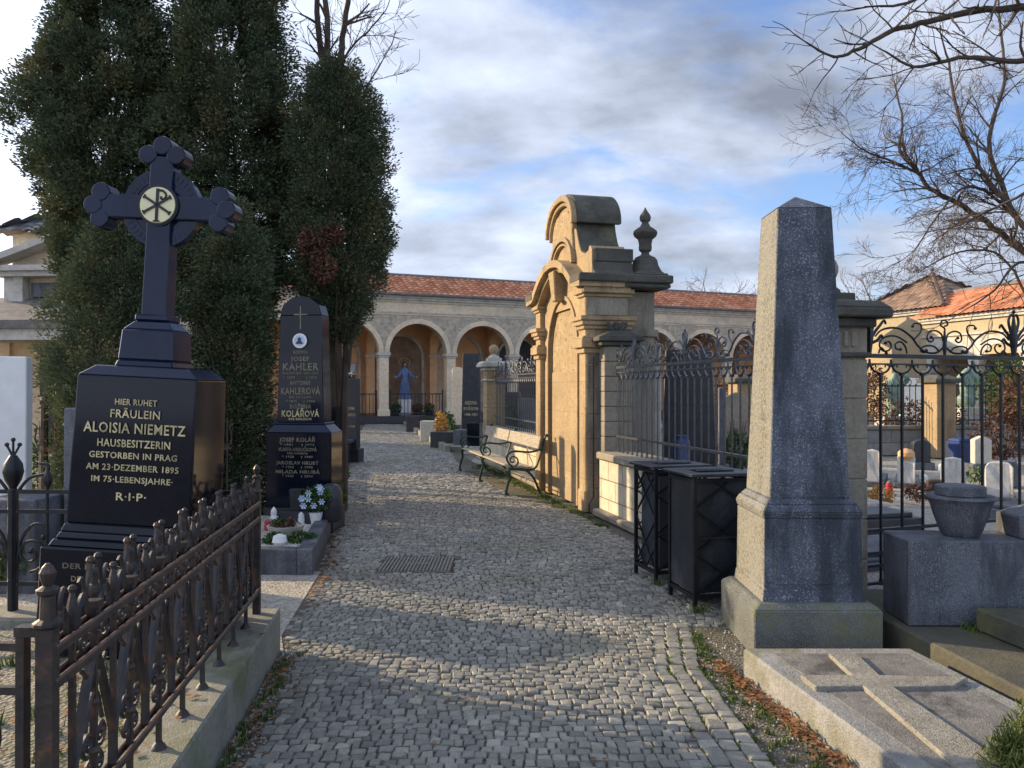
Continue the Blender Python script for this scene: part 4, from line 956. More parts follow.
def infill(s):
    b = MB()
    w = sp
    for s_ in (1,-1):   # pointed arch from the bottom rail to the middle rail
        C = catmull([(s_*w*.96,0,zb+.02),(s_*w*.98,0,zb+.12),(s_*w*.78,0,.34),(s_*w*.40,0,.47),(s_*w*.10,0,zm-.01)],5); b.tube(C,[.010]*len(C),5,True,1.5)
        C = [(s_*(.045+p[0]),0,p[1]) for p in spiral(0,.30,.038,.010,-pi*.5,pi*2.2,18)]; b.tube(C,.0075,5); b.ball(C[-1][0],0,C[-1][2],.012,6)
        C = [(s_*(.035+p[0]),0,p[1]) for p in spiral(0,.215,.030,.009,pi*.5,-pi*2.0,16)]; b.tube(C,.007,5); b.ball(C[-1][0],0,C[-1][2],.011,6)
        C = catmull([(s_*.06,0,.34),(s_*.03,0,.42),(s_*.008,0,.45),(s_*.05,0,.50),(s_*.085,0,.53)],4); b.tube(C,.007,5)
        C = [(s_*(.035+p[0]),0,p[1]) for p in spiral(0,.515,.026,.008,-pi*.5,pi*1.8,14)] if False else [(s_*(w*.5+p[0]),0,p[1]) for p in spiral(0,.612,.026,.008,-pi*.5,pi*1.8,14)]; b.tube(C,.006,5)
    b.ball(0,0,.265,.02,7); b.ball(0,0,.41,.017,7)
    return b
refs = {}
for i in range(1, nb):
    k = i % 2
    if ('u',k) not in refs: refs[('u',k)] = upright(k).obj('upright', M['rust'], fe, (i*sp,0,0), smooth=True)
    else:
        o = refs[('u',k)].copy(); COL.objects.link(o); o.location = (i*sp,0,0); o.parent = fe
    if k == 0:
        if 'i' not in refs: refs['i'] = infill(0).obj('scroll_infill', M['rust'], fe, (i*sp,0,0), smooth=True)
        else:
            o = refs['i'].copy(); COL.objects.link(o); o.location = (i*sp,0,0); o.parent = fe
# near side fence returning left from the near post
nf = thing('iron_gate', 'dark iron gate panel hinged left of the near fence post at the bottom left corner', 'gate', (F0.x,F0.y,.25), R(180-3), 'wrought iron fences of the left plot')
b = MB(); b.box(.055,.078,-.014,.014,.06,.70); b.box(.02,.08,-.018,.018,.70,.725); b.obj('hinge_stile', M['rust'], nf)
for z in (.67,.555,.2):
    b = MB(); b.box(.08,1.6,-.009,.009,z-.010,z+.010); b.obj('rail', M['rust'], nf)
for i in range(8):
    b = MB(); x = .22+i*.17; b.box(x-.008,x+.008,-.008,.008,.08,.72); C = catmull([(x,0,.24),(x-.06,0,.34),(x-.085,0,.45),(x-.02,0,.545)],4); b.tube(C,.009,5); C = catmull([(x,0,.24),(x+.06,0,.34),(x+.085,0,.45),(x+.02,0,.545)],4); b.tube(C,.009,5); b.obj('upright', M['rust'], nf)

# rear fence with curls going left from the far post
rf = thing('iron_fence', 'black scroll-work iron fence behind the black cross monument', 'fence', (F1.x,F1.y+.02,.25), R(180-2), 'wrought iron fences of the left plot')
rl = 3.6
for z in (.72,.60,.16):
    b = MB(); b.box(0,rl,-.012,.012,z-.012,z+.012); b.obj('rail', M['iron'], rf)
px13 = abs(PX(13,4.68)-F1.x); px48 = abs(PX(48,4.68)-F1.x)
def fpost(x, r, h):
    b = MB(); b.tube([(x,0,0),(x,0,h-.2)], r, 8); b.lathe([(.03,0),(.02,.03),(.045,.08),(.058,.13),(.05,.18),(.02,.23)],x,0,h-.22,12)
    for s_ in (-1,0,1):
        b.tube([(x,0,h),(x+s_*.04,0,h+.07)] if s_ else [(x,0,h),(x,0,h+.1)], .007, 5); b.ball(x+s_*.04,0,h+(.075 if s_ else .105),.014,7)
    return b.obj('post', M['iron'], rf, smooth=True)
fpost(px13,.030,.93); fpost(px13-1.15,.028,.91) ; fpost(px13+1.05,.03,.92)
for x in (px48, px48-.45, px48-.95, px13+.35, px13+.7):
    b = MB(); b.tube([(x,0,.05),(x,0,.76)],.010,6); b.lathe([(.012,0),(.026,.03),(.030,.06),(.012,.10),(.004,.15)],x,0,.74,8); b.obj('bar', M['iron'], rf, smooth=True)
for x in (px13-.11, px13+.11, px48-.11, px13+.45, px13+.24):
    s_ = 1 if x > px13 else -1
    b = MB(); C = [(x+s_*p[0],0,p[1]) for p in spiral(0,.34,.11,.02,-pi*.5,pi*2.4,26)]; b.tube(C,.011,5); b.ball(C[-1][0],0,C[-1][2],.02,7)
    C = catmull([(x-s_*.09,0,.22),(x-s_*.06,0,.42),(x+s_*.02,0,.52),(x+s_*.10,0,.50),(x+s_*.08,0,.44)],5); b.tube(C,.010,5); b.ball(C[-1][0],0,C[-1][2],.018,7); b.obj('scroll', M['iron'], rf, smooth=True)
for s_ in (1,-1):
    b = MB(); C = catmull([(px13+s_*.03,0,.72),(px13+s_*.1,0,.80),(px13+s_*.2,0,.83),(px13+s_*.22,0,.88),(px13+s_*.17,0,.89)],5); b.tube(C,.010,5); b.obj('scroll', M['iron'], rf, smooth=True)

# ---------- black cross monument ----------
cm = thing('cross_monument', 'polished black granite cross on an inscribed black pedestal, leaning slightly right', 'monument', (-2.035,4.22,.2), rot=(0,R(2.9),R(-2.5)))
s0 = -.2
b = MB(); b.box(-.43,.43,-.26,.27,0,.56); b.obj('plinth', M['black'], cm, bevel=.01)
b = MB(); b.box(-.40,.40,-.245,.255,.56,.60,.02,.015); b.box(-.37,.37,-.232,.24,.60,.637,.02,.008); b.box(-.350,.350,-.225,.225,.635,.68,.012,.02); b.obj('plinth_moulding', M['black'], cm, bevel=.008)
b = MB(); b.box(-.335,.335,-.20,.20,.68,1.46,.014,.010); b.obj('die', M['black'], cm, bevel=.01, seg=2)
b = MB(); b.box(-.321,.321,-.19,.19,1.46,1.515,.07,.05); b.obj('die_cap', M['bluegloss'], cm, bevel=.006)
b = MB(); b.box(-.162,.162,-.13,.13,1.512,1.55,.012,.012); b.box(-.15,.15,-.118,.118,1.55,1.715,.010,.010); b.box(-.138,.138,-.106,.106,1.715,1.765,.045,.04); b.box(-.092,.092,-.075,.075,1.765,1.80); b.obj('neck', M['bluegloss'], cm, bevel=.008)
zc = 2.385; hw = .066; dp = .05
b = MB(); b.box(-hw-.004,hw+.004,-dp-.003,dp+.003,1.79,zc+.28,.006,.004); b.box(-.34,.34,-dp,dp,zc-.065,zc+.065)
R_ = .053
for (x,z) in ((-.330,zc+.072),(-.330,zc-.072),(-.370,zc),(.330,zc+.072),(.330,zc-.072),(.370,zc),(-.078,zc+.285),(.078,zc+.285),(0,zc+.335)):
    pts = [(.0+R_*cos(a),R_*sin(a)) for a in [2*pi*i/16 for i in range(16)]]
    b.prism([(x+p[0],z+p[1]) for p in pts], -dp-.004-.002*(abs(x)>.35 or z>zc+.32), dp+.004)
b.obj('cross', M['bluegloss'], cm, bevel=.008, seg=2)
b = MB(); n = 48
for a in range(n):
    a0, a1 = 2*pi*a/n, 2*pi*(a+1)/n
    q = [(r*cos(t), y, zc-.0+r*sin(t)) for (t) in (a0,a1) for r in (.15,.215) for y in (-.03,.03)]
    b.add(q, [(0,2,6,4),(1,5,7,3),(2,3,7,6),(0,4,5,1)])
for k in range(40):
    a = 2*pi*k/40; b.cbox(.183*cos(a),-.030,zc+.183*sin(a),.03,.006,.010,ry=-a)
b.lathe([(.15,-.026),(.15,.026)],0,0,zc,24,'y'); b.obj('ring', M['bluegloss'], cm)
b = MB(); b.lathe([(.108,-dp-.010),(.105,-dp-.016),(.0,-dp-.016)],0,0,zc+.008,32,'y'); b.lathe([(.112,-dp-.012),(.112,-dp+.0)],0,0,zc+.008,32,'y'); md_ = b.obj('medallion', M['iron'], cm)
b = MB(); b.lathe([(.098,-dp-.0165),(.096,-dp-.020),(.0,-dp-.020)],0,0,zc+.008,32,'y'); b.obj('medallion_face', M['cream'], md_)
b = MB(); yy = -dp-.0215; zz0 = zc+.008
b.box(-.008,.008,yy-.003,yy,zz0-.088,zz0+.088); b.box(-.018,.018,yy-.003,yy,zz0-.092,zz0-.084)
for a in (R(31),R(149)):
    for k_ in (1,-1): b.cbox(k_*.043*cos(a),yy-.0035,zz0+k_*.043*sin(a),.088,.003,.013,ry=-a)
    for k_ in (1,-1): b.cbox(k_*.084*cos(a),yy-.0035,zz0+k_*.084*sin(a),.008,.003,.024,ry=-a)
C = catmull([(.006,zz0+.078),(.03,zz0+.076),(.048,zz0+.055),(.040,zz0+.034),(.024,zz0+.032),(.020,zz0+.046)],5); b.tube([(p[0],yy-.001,p[1]) for p in C],[.006]*len(C),5)
b.obj('chi_rho', M['iron'], md_)
rows = [('HIER RUHET',1.327,.045,.225),('FRÄULEIN',1.265,.060,.265),('ALOISIA NIEMETZ',1.19,.076,.545),('HAUSBESITZERIN',1.11,.056,.39),('GESTORBEN IN PRAG',1.046,.046,.47),('AM 23·DEZEMBER 1895',.983,.046,.495),('IM 75·LEBENSJAHRE·',.92,.044,.435),('R·I·P·',.832,.058,.16)]
text(cm, [(t_,0,z_-.35*h_,h_,w_) for t_,z_,h_,w_ in rows], .01, -.2005, 0, .05, M['goldtext']).rotation_euler = (0,0,0)
text(cm, [(t_,x_,z_-.35*.04,.040,w_) for t_,x_,z_,w_ in (('DER HERR GEBE IHR DIE',-.0,.47,.60),('DEN EWIGEN FRIEDEN',-.03,.405,.44),('DORT OBEN',-.02,.345,.22))], 0, -.2615, 0, .05, M['fadedgold'])
# ---------- second black monument and its grave ----------
k2 = thing('family_gravestone', 'tall black two-tier family gravestone with oval portrait under the conifers', 'gravestone', (PX(301,8.6),8.75,.0), R(-8))
b = MB(); b.box(-.41,.41,-.19,.19,0,.26); b.obj('plinth', M['blackrough'], k2, bevel=.008)
b = MB(); b.box(-.385,.385,-.17,.17,.26,1.10); b.obj('lower_block', M['black'], k2, bevel=.006)
b = MB(); b.box(-.385,.385,-.17,.17,1.101,1.19,.085,.03); b.box(-.30,.30,-.15,.15,1.19,1.215); b.obj('step_moulding', M['bluegloss'], k2, bevel=.006)
b = MB(); b.box(-.275,.275,-.12,.12,1.215,2.42,.03,.01); b.prism([(-.245,2.42),(.245,2.42),(.21,2.54),(.1,2.62),(0,2.64),(-.1,2.62),(-.21,2.54)], -.11,.11); b.obj('upper_block', M['black'], k2, bevel=.006)
yU, yL = -.1195, -.1725
T_ = MB()
text(k2, [('RODINA',.0,1.985,.055,.17),('JOSEF',0,1.905,.07,.22),('KAHLER',0,1.80,.115,.42),('TRUHLÁŘSKÝ MISTR A MAJITEL DOMU',0,1.755,.035,.43),('* 1874',-.13,1.705,.04,.13),('† 1932',.13,1.705,.04,.13),
  ('ANTONIE',0,1.635,.065,.25),('KAHLEROVÁ',0,1.53,.105,.46),('ROZ. NOVÁKOVÁ',0,1.485,.035,.26),('* 1878     † 1944',0,1.44,.035,.34),('BOŽENA',0,1.37,.065,.25)], 0, yU, 0, .05, M['fadedgold'])
text(k2, [('KOLÁŘOVÁ',0,1.278,.10,.44),('ROZ. KAHLEROVÁ',0,1.24,.034,.27)], 0, -.1235, 0, .05, M['goldtext'])
text(k2, [('JOSEF KOLÁŘ',0,1.00,.065,.42),('* 1901     † 1975',0,.955,.035,.40),('VLASTA HRDLIČKOVÁ',0,.895,.055,.45),('ROZ. KOLÁŘOVÁ',0,.86,.03,.24),('* 1928     † 1989',0,.82,.034,.36),('JAROSLAV HRUBÝ',0,.745,.055,.50),('* 1922     † 1990',0,.705,.034,.36),('MILADA HRUBÁ',0,.645,.055,.52),('* 1925     † 2004',0,.605,.034,.36)], -.01, yL, 0, .05, M['fadedgold'])
b = MB(); cxz = 2.13
b.lathe([(.085,-.13),(.082,-.142),(0,-.142)],0,0,cxz,24,'y'); o = b.obj('portrait_frame', M['white'], k2)
b = MB(); b.lathe([(.062,-.1425),(.06,-.146),(0,-.146)],0,0,cxz+.003,20,'y'); b.obj('portrait', M['signblue'], o)
b = MB(); b.prism([(-.045,cxz-.035),(.045,cxz-.035),(.03,cxz-.01),(.018,cxz+.0),(.022,cxz+.025),(0,cxz+.04),(-.022,cxz+.025),(-.018,cxz),(-.03,cxz-.01)], -.149,-.1455); b.obj('portrait_figure', M['blackrough'], o)
b = MB(); b.box(-.007,.007,-.118,-.1125,2.26,2.52); b.box(-.08,.08,-.118,-.1125,2.42,2.434); b.obj('incised_cross', M['fadedgold'], k2)

gf = thing('family_grave', 'grey granite grave filled with white marble chips left of the path', 'grave', (-1.7,6.6,0))
c1 = (-1.715,6.62); c2 = (-2.02,8.62); w_ = 1.5
def gp(p): return (p[0]+1.7, p[1]-6.6)
din = lambda p, dx, dy: (p[0]+dx, p[1]+dy)
b = MB(); b.poly([gp(p) for p in (c1,c2,din(c2,-.14,0),din(c1,-.14,.0))], -.05, .21); b.obj('side_frame', M['greygranite'], gf, bevel=.008)
b = MB(); b.poly([gp(p) for p in (din(c1,-.141,0),din(c1,-.161,.14),din(c1,-w_,.2),din(c1,-w_,.06))], -.05, .208); b.obj('front_frame', M['greygranite'], gf, bevel=.008)
b = MB(); b.poly([gp(p) for p in (din(c1,-.15,.13),din(c2,-.13,0),din(c2,-w_,0),din(c1,-w_,.15))], .0, .17); b.obj('marble_chips', M['whitegravel'], gf)
# loose chips for relief
V, Fc, Tn = [], [], []
for i in range(1500):
    t = random.random(); x = (c1[0]-.16)-t*0-.0-random.random()*1.1; y = 6.82+random.random()*1.7; x -= .15*(y-6.62)
    s_ = random.uniform(.008,.018); b0 = len(V); a = random.random()*3
    for k in range(3): V.append((x+s_*cos(a+k*2.1), y+s_*sin(a+k*2.1), .168))
    V.append((x,y,.172+s_)); Fc += [(b0,b0+1,b0+3,b0+3),(b0+1,b0+2,b0+3,b0+3),(b0+2,b0,b0+3,b0+3)]
mb = MB(); mb.v = [(x+1.7,y-6.6,z) for x,y,z in V]; mb.f = [f[:3] for f in Fc]; o = mb.obj('loose_chips', M['whitegravel'], gf); o['kind'] = 'stuff'

def at(px, Z): return PX(px, Z), Z
# bowl planter
x, y = at(286,7.45); t = thing('planter_bowl', 'wide grey planter bowl with wilted flowers on the marble chips', 'planter', (x,y,.172))
b = MB(); b.lathe([(.11,0),(.15,.03),(.175,.09),(.18,.10),(.16,.10),(.15,.085)],0,0,0,20); b.obj('bowl', M['pale'], t, smooth=True)
leafcloud('flowers', M['redleaf'], t, [(0,0,.12,.13,.13,.045)], 160, .045); leafcloud('leaves', M['ivy'], t, [(-.05,0,.12,.1,.1,.05)], 120, .045)
def lantern(px, Z, h, label, m='wax', r=.035, z=.172, group='grave candles by the family gravestone'):
    x, y = at(px, Z); t = thing('grave_candle', label, 'candle', (x,y,z), 0, group)
    b = MB(); b.lathe([(r*.8,0),(r,h*.1),(r,h*.5),(r*.8,h*.55),(r*.95,h*.6),(r*.9,h*.8),(r*.4,h*.9)],0,0,0,12); b.obj('glass', M[m], t, smooth=True)
    b = MB(); b.lathe([(r*.75,0),(r*.6,h*.05),(r*.25,h*.13),(r*.1,h*.16)],0,0,h*.85,12); b.obj('lid', M['fadedgold'] if m=='red' else M['white'], t, smooth=True)
lantern(274,8.0,.19,'taller white grave candle left of the black vase')
lantern(301.5,8.05,.13,'small white grave candle right of the black vase')
lantern(268,7.7,.12,'dark red grave candle at the left of the planter bowl','red')
x, y = at(297,8.15); t = thing('grave_vase', 'square dark metal vase on a low black block before the gravestone', 'vase', (x,y,.172))
b = MB(); b.box(-.17,.17,-.08,.08,0,.13); b.obj('base_block', M['blackrough'], t, bevel=.005)
b = MB(); b.box(-.055,.055,-.05,.05,.131,.36,-.012,-.012); b.obj('vase', M['sheet'], t, bevel=.006)
x, y = at(316,8.1); t = thing('flower_bouquet', 'blue and white artificial flowers with dark leaves beside the dark vase', 'flowers', (x,y,.172))
b = MB(); b.lathe([(.05,0),(.07,.1),(.075,.12)],0,0,0,10); b.obj('pot', M['white'], t, smooth=True)
leafcloud('leaves', M['ivy'], t, [(0,0,.26,.17,.12,.15)], 420, .06)
lb = MB()
for i in range(13):
    a, e = random.random()*6.28, random.uniform(.05,.14); px_, py_, pz_ = e*cos(a), -.08-.04*random.random(), .2+random.random()*.2
    for k in range(6): lb.add([(px_,py_,pz_),(px_+.03*cos(k*1.05-.3),py_-.012,pz_+.03*sin(k*1.05-.3)),(px_+.036*cos(k*1.05),py_-.015,pz_+.036*sin(k*1.05)),(px_+.03*cos(k*1.05+.3),py_-.012,pz_+.03*sin(k*1.05+.3))], [(0,1,2,3)])
lb.obj('blossoms', M['signblue'], t)
x, y = at(331,8.25); b = MB(); b.lathe([(.10,0),(.13,.04),(.13,.30),(.09,.38),(.05,.40)],0,0,0,14); tag(b.obj('round_stone_vase', M['blackrough'], None, (x,y,.172), smooth=True), 'dark rounded stone vase at the right corner of the family gravestone', 'vase')
x, y = at(288,7.1); t = thing('low_plant', 'low green creeping plants at the front of the marble chip grave', 'plant', (x,y,.17)); leafcloud('foliage', M['ivy'], t, [(.12,0.05,.03,.16,.12,.07),(-.12,0,.03,.12,.12,.07)], 600, .05)
x, y = at(280,7.0); b = MB(); b.lathe([(.05,0),(.07,.03),(.06,.08),(.02,.10)],0,0,0,10); tag(b.obj('white_ornament', M['white'], None, (x,y,.172), smooth=True), 'small white rounded ornament among the creeping plants', 'ornament')

# ---------- stones further along the left ----------
def slabstone(name, label, px0, px1, Z, ytop, d, mat, base=None, rot=-.14, shape='flat', txt=None, group=None, cat='gravestone', z0=0, plaque=None):
    x0, x1 = PX(px0,Z), PX(px1,Z); w = (x1-x0)/2; h = HH(ytop,Z)-z0
    t = thing(name, label, cat, ((x0+x1)/2,Z+d/2,z0), rot, group)
    bh = min(.3, h*.22) if base else 0
    if base:
        b = MB(); b.box(-w-.06,w+.06,-d/2-.06,d/2+.06,-.05,bh); b.obj('base', base, t, bevel=.012)
    b = MB()
    if shape == 'flat': b.box(-w,w,-d/2,d/2,bh,h)
    elif shape == 'taper': b.box(-w,w,-d/2,d/2,bh,h,w*.18,d*.1)
    elif shape == 'round': b.prism([(-w,bh),(w,bh)]+[(w*cos(pi*i/12),h-w*.6+w*.6*sin(pi*i/12)) for i in range(13)], -d/2,d/2)
    elif shape == 'gable': b.prism([(-w,bh),(w,bh),(w,h-w*.5),(0,h),(-w,h-w*.5)],-d/2,d/2)
    b.obj('stone', mat, t, bevel=.01)
    if txt:
        text(t, [(s_,0,bh+(h-bh)*f_,sz_,wd_) for s_,f_,sz_,wd_ in txt], 0, -d/2-.002-(d*0), 0, .05, M['goldtext'])
    return t
slabstone('gravestone', 'narrow black gravestone with red-gold letters just right of the family gravestone', 318,337.5, 12.2, 353, .12, M['blackrough'], None, -.05, txt=[('NOVOTNÝ',.86,.07,.28),('EMILIE',.78,.06,.2),('JANA',.70,.06,.16),('KAREL',.62,.06,.2),('VĚRA',.54,.06,.16),('* 1941',.46,.06,.2)])
slabstone('gravestone', 'tall pale narrow stone beside the black stone with red-gold letters', 338,344.5, 12.6, 352, .2, M['pale'], None, -.1)
# dark iron panel seen edge-on
t = thing('side_screen', 'dark brown slanting metal screen behind the family gravestone', 'screen', (PX(336,9.6),9.5,0), R(98))
b = MB(); b.prism([(0,.25),(1.9,.25),(1.9,1.42),(0,1.32)],-.02,.02); b.obj('panel', M['bark'] if False else M['blackrough'], t)
b = MB()
for i in range(13): b.box(.0+i*.155,.02+i*.155,-.035,.035,.2,1.36)
b.box(0,1.9,-.04,.04,.25,.3); b.obj('frame', M['binframe'], t)
slabstone('gravestone', 'black square gravestone with a flower bunch on top below the left arch', 342.5,358,16.5,378,.22,M['blackrough'],M['blackrough'],-.16, txt=[('RODINA',.55,.09,.22),('VESELÝCH',.46,.08,.26),('1911–1968',.30,.06,.24)])
x, y = at(350.5,16.6); t = thing('flower_bunch', 'small white and green flower bunch on top of the black square gravestone', 'flowers', (x,y,HH(378,16.5))); leafcloud('leaves', M['ivy'], t, [(0,0,.04,.15,.09,.06)], 90, .07); leafcloud('blossoms', M['signwhite'], t, [(0,0,.08,.1,.08,.05)], 40, .05)
t = thing('grave_box', 'low dark grave block with a pale notice at the left edge of the far path', 'grave', (PX(350,17.0)-.1,16.4,0), -.14)
b = MB(); b.box(-.22,.25,-1.2,.3,0,.42); b.obj('block', M['blackrough'], t, bevel=.02)
b = MB(); b.box(-.25,.28,-1.24,.34,.421,.50); b.obj('top_slab', M['greygranite'], t, bevel=.01)
b = MB(); b.box(-.17,.05,-1.27,-1.245,.34,.50); b.obj('notice', M['signwhite'], t)
b = MB(); b.box(-.14,-.11,-1.275,-1.268,.38,.45); b.box(-.09,-.05,-1.275,-1.268,.38,.45); b.box(-.03,.01,-1.275,-1.268,.38,.45); b.obj('notice_mark', M['blue'], t)
# low kerbs and plants along the left path edge
kl = [(9.0,10.9,.26,'kerb'),(11.1,13.4,.22,'greygranite'),(13.7,15.9,.25,'blackrough')]
for i,(za,zb_,h,mm) in enumerate(kl):
    b = MB(); xa, xb = itp(Lt,za)-.12, itp(Lt,zb_)-.12
    b.poly([(xa,za),(xb,zb_),(xb-.95,zb_),(xa-.95,za)], -.05, h-.06); b.poly([(xa+.01,za-.01),(xb+.01,zb_+.01),(xb-.12,zb_+.01),(xa-.12,za-.01)], -.05, h)
    tag(b.obj('grave_kerb', M[mm], bevel=.01), ['mossy pale grave kerb just past the marble chip grave','grey granite grave kerb further along the left path edge','low dark grave kerb before the box with the pale notice'][i], 'kerb')
for i,(px,Z,lab) in enumerate(((343,9.6,'leafy green plant beside the path just past the family gravestone'),(347,12.0,'low green bush on the left path edge below the dark screen'))):
    x,y = at(px,Z); t = thing('leafy_plant', lab, 'plant', (x-.12,y,.1)); leafcloud('foliage', M['ivy'], t, [(0,0,.16,.16,.16,.16)], 420, .08)
# white slab at far left, grey obelisk, other fence and plants behind
t = thing('white_stele', 'smooth pale stele standing at the far left edge behind the scroll fence', 'gravestone', (PX(-14,6.6),6.9,0), R(22))
b = MB(); b.box(-.7,.16,-.14,.14,0,1.88); b.obj('stone', M['white'] , t, bevel=.01)
b = MB(); b.box(-.75,.2,-.19,.19,0,.3); b.obj('base', M['greygranite'], t, bevel=.01)
slabstone('gravestone', 'slim grey obelisk showing its top between the conifer branches and the chapel', 70.5,80.5,12.0,229,.16,M['greygranite'],M['greygranite'],0,'taper')
slabstone('gravestone', 'plain grey stone behind the left side of the black cross monument', 64,78,6.2,408,.18,M['greygranite'],None,-.1)
t = thing('iron_fence', 'thin rusty iron fence between the white stele and the conifers', 'fence', (PX(-15,8.2),8.2,0), R(2))
for z in (.35,.95):
    b = MB(); b.box(0,2.6,-.01,.01,z-.012,z+.012); b.obj('rail', M['rust'], t)
for i in range(16):
    b = MB(); x = .08+i*.165; b.tube([(x,0,.1),(x,0,1.25)],.010,5); C = catmull([(x,0,.95),(x+.05,0,1.05),(x+.03,0,1.18),(x+.075,0,1.22)],4); b.tube(C,.008,4); C = catmull([(x,0,.95),(x-.05,0,1.05),(x-.03,0,1.18),(x-.075,0,1.22)],4); b.tube(C,.008,4); b.obj('bar', M['rust'], t)
for px, h in ((43,1.62),):
    b = MB(); xx = PX(px,8.2)-PX(-15,8.2); b.tube([(xx,0,0),(xx,0,h-.2)],.04,8); b.ball(xx,0,h-.15,.05,8); b.obj('post', M['rust'], t)
for i,(px,Z,r,lf,lab) in enumerate(((12,6.0,.22,'grass','pale green bushy plant low behind the scroll fence'),(62,7.4,.3,'ivy','dark green shrub between the rusty fence and the black cross monument'),(52,9.6,.55,'ivy','leafy shrub in front of the chapel door'))):
    x,y = at(px,Z); t = thing('shrub', lab, 'shrub', (x,y,.05)); leafcloud('foliage', M[lf], t, [(0,0,r,r,r,r),(r*.6,0,r*.7,r*.6,r*.6,r*.6)], int(1400*r/.3), .06)
lantern(60.5,6.0,.18,'red grave candle low behind the black cross monument on the left','red',.05,.02,'grave candles behind the scroll fence')
lantern(38,6.3,.16,'white grave candle low behind the scroll fence on the left','wax',.05,.02,'grave candles behind the scroll fence')
b = MB(); b.poly([(-7,5.4),(-2.6,5.4),(-2.9,7.6),(-7,7.6)], -.04, .02); tag(b.obj('gravel_ground', M['gravel']), kind='structure')
slabstone('gravestone', 'low grey grave block behind the scroll fence at the far left', -20,36,5.9,500,.5,M['greygranite'],None,0)

# ---------- right of the far path ----------
slabstone('gravestone', 'very tall dark tapering gravestone with gold letters near the far enclosure pillar', 461,481,22.0,353,.35,M['blackrough'],M['blackrough'],.0,'taper',txt=[('RODINA',.36,.14,.34),('DVOŘÁKOVA',.29,.12,.42),('1908–1951',.22,.10,.36)])
t = slabstone('tomb', 'pale little tomb with rounded top left of the tall dark gravestone', 451.5,463,27.0,367,.5,M['render'],M['greygranite'],.1,'round',cat='tomb')
slabstone('grave_block', 'dark grey grave block on the right path edge nearest the arcade', 408,422,28.0,416,.8,M['blackrough'],None,-.2,cat='grave block')
slabstone('grave_block', 'pale upright block beside the yellow shrub on the right path edge', 421,435,23.0,421,.35,M['pale'],None,-.2,cat='grave block')
slabstone('grave_block', 'low dark tomb slab in front of the yellow shrub', 433,456,20.6,432,.9,M['blackrough'],None,-.2,cat='grave block')
slabstone('grave_block', 'pale grey kerb block left of the dark cube near the bench', 455,468,20.0,430,.5,M['greygranite'],None,-.2,cat='grave block')
slabstone('grave_block', 'dark polished cube with a lit side next to the far enclosure pillar', 468,481,19.0,423,.35,M['black'],M['pale'],-.2,cat='grave block')
x,y = at(441,21.6); t = thing('yellow_shrub', 'yellow-orange shrub among the dark graves by the far path', 'shrub', (x,y,.1)); leafcloud('foliage', M['yellowplant'], t, [(0,0,.45,.2,.2,.42),(.05,0,.2,.28,.25,.2)], 1000, .09)
for i,(px,Z,r,lab) in enumerate(((452,22.6,.2,'small dark green conifer ball behind the low dark tomb slab'),(447,26,.3,'dark green shrub in front of the pale little tomb'),(428,27,.22,'small green plant beside the grave block nearest the arcade'))):
    x,y = at(px,Z); t = thing('small_shrub', lab, 'shrub', (x,y,.1)); leafcloud('foliage', M['ivy'], t, [(0,0,r*1.2,r,r,r*1.2)], 420, .09)
b = MB(); b.poly([(itp(Rt,20)+.15,19.4),(itp(Rt,20)+2.6,19.4),(itp(Rt,33)+2.6,33),(itp(Rt,33)+.15,33)], -.04, .12); b.poly([(itp(Rt,20)+.02,19.3),(itp(Rt,20)+.16,19.3),(itp(Rt,33)+.16,33),(itp(Rt,33)+.02,33)], -.04, .16)
tag(b.obj('grave_kerb', M['kerb'], bevel=.01), 'long pale stone kerb under the graves at the right of the far path', 'kerb')

# ---------- inside the enclosure (seen through the railings) ----------
slabstone('gravestone', 'big dark gravestone behind the railing above the bins', 664,719,12.6,349,.35,M['blackrough'],M['greygranite'],-.3,'taper')
slabstone('gravestone', 'slender pale stone cross post left of the big dark gravestone behind the railing', 655,662,11.4,343,.12,M['pale'],M['pale'],-.2,'taper')
x,y = at(681,10.4); t = thing('water_barrel', 'blue plastic barrel standing inside the enclosure', 'barrel', (x,y,0))
b = MB(); b.lathe([(.10,0),(.12,.05),(.12,.3),(.13,.32),(.12,.34),(.12,.58),(.13,.60),(.12,.62),(.12,.88),(.09,.93)],0,0,0,18); b.obj('body', M['blue'], t, smooth=True)
b = MB(); b.lathe([(.10,0),(.10,.03),(.02,.035)],0,0,.931,14); b.obj('lid', M['blue'], t, smooth=True)
t = thing('enclosure_wall', 'grey block wall with slim fence inside the burial enclosure', 'wall', (3.2,17.4,0), R(8))
b = MB(); b.box(0,14,0,.35,0,.62); b.obj('blocks', M['ashlardark'], t)
b = MB(); b.box(0,14,-.05,.4,.622,.70); b.obj('coping_stone', M['kerb'], t, bevel=.01)
for (xa, nm) in ((0,''),(4.7,''),(9.2,'')):
    f_ = thing('inner_railing', {0:'slim black railing on the inner wall, left section',4.7:'slim black railing on the inner wall by the sunlit pillar',9.2:'slim black railing on the inner wall right of the sunlit pillar'}[xa], 'railing', (3.2+xa*cos(R(8)),17.4+xa*sin(R(8)),.70), R(8), 'slim railings on the inner wall')
    ln = 4.0
    for z in (.12,.95):
        b = MB(); b.box(.3,ln,.15,.18,z-.015,z+.015); b.obj('rail', M['iron'], f_)
    bar = None
    for i in range(24):
        xx = .35+i*.155
        if bar is None: b = MB(); b.tube([(0,.165,0),(0,.165,1.0)],.011,5); C = catmull([(0,.165,.95),(.04,.165,1.02),(.02,.165,1.10),(.0,.165,1.12)],4); b.tube(C,.009,4); bar = b.obj('bar', M['iron'], f_, (xx,0,0))
        else: o = bar.copy(); COL.objects.link(o); o.location = (xx,0,0); o.parent = f_
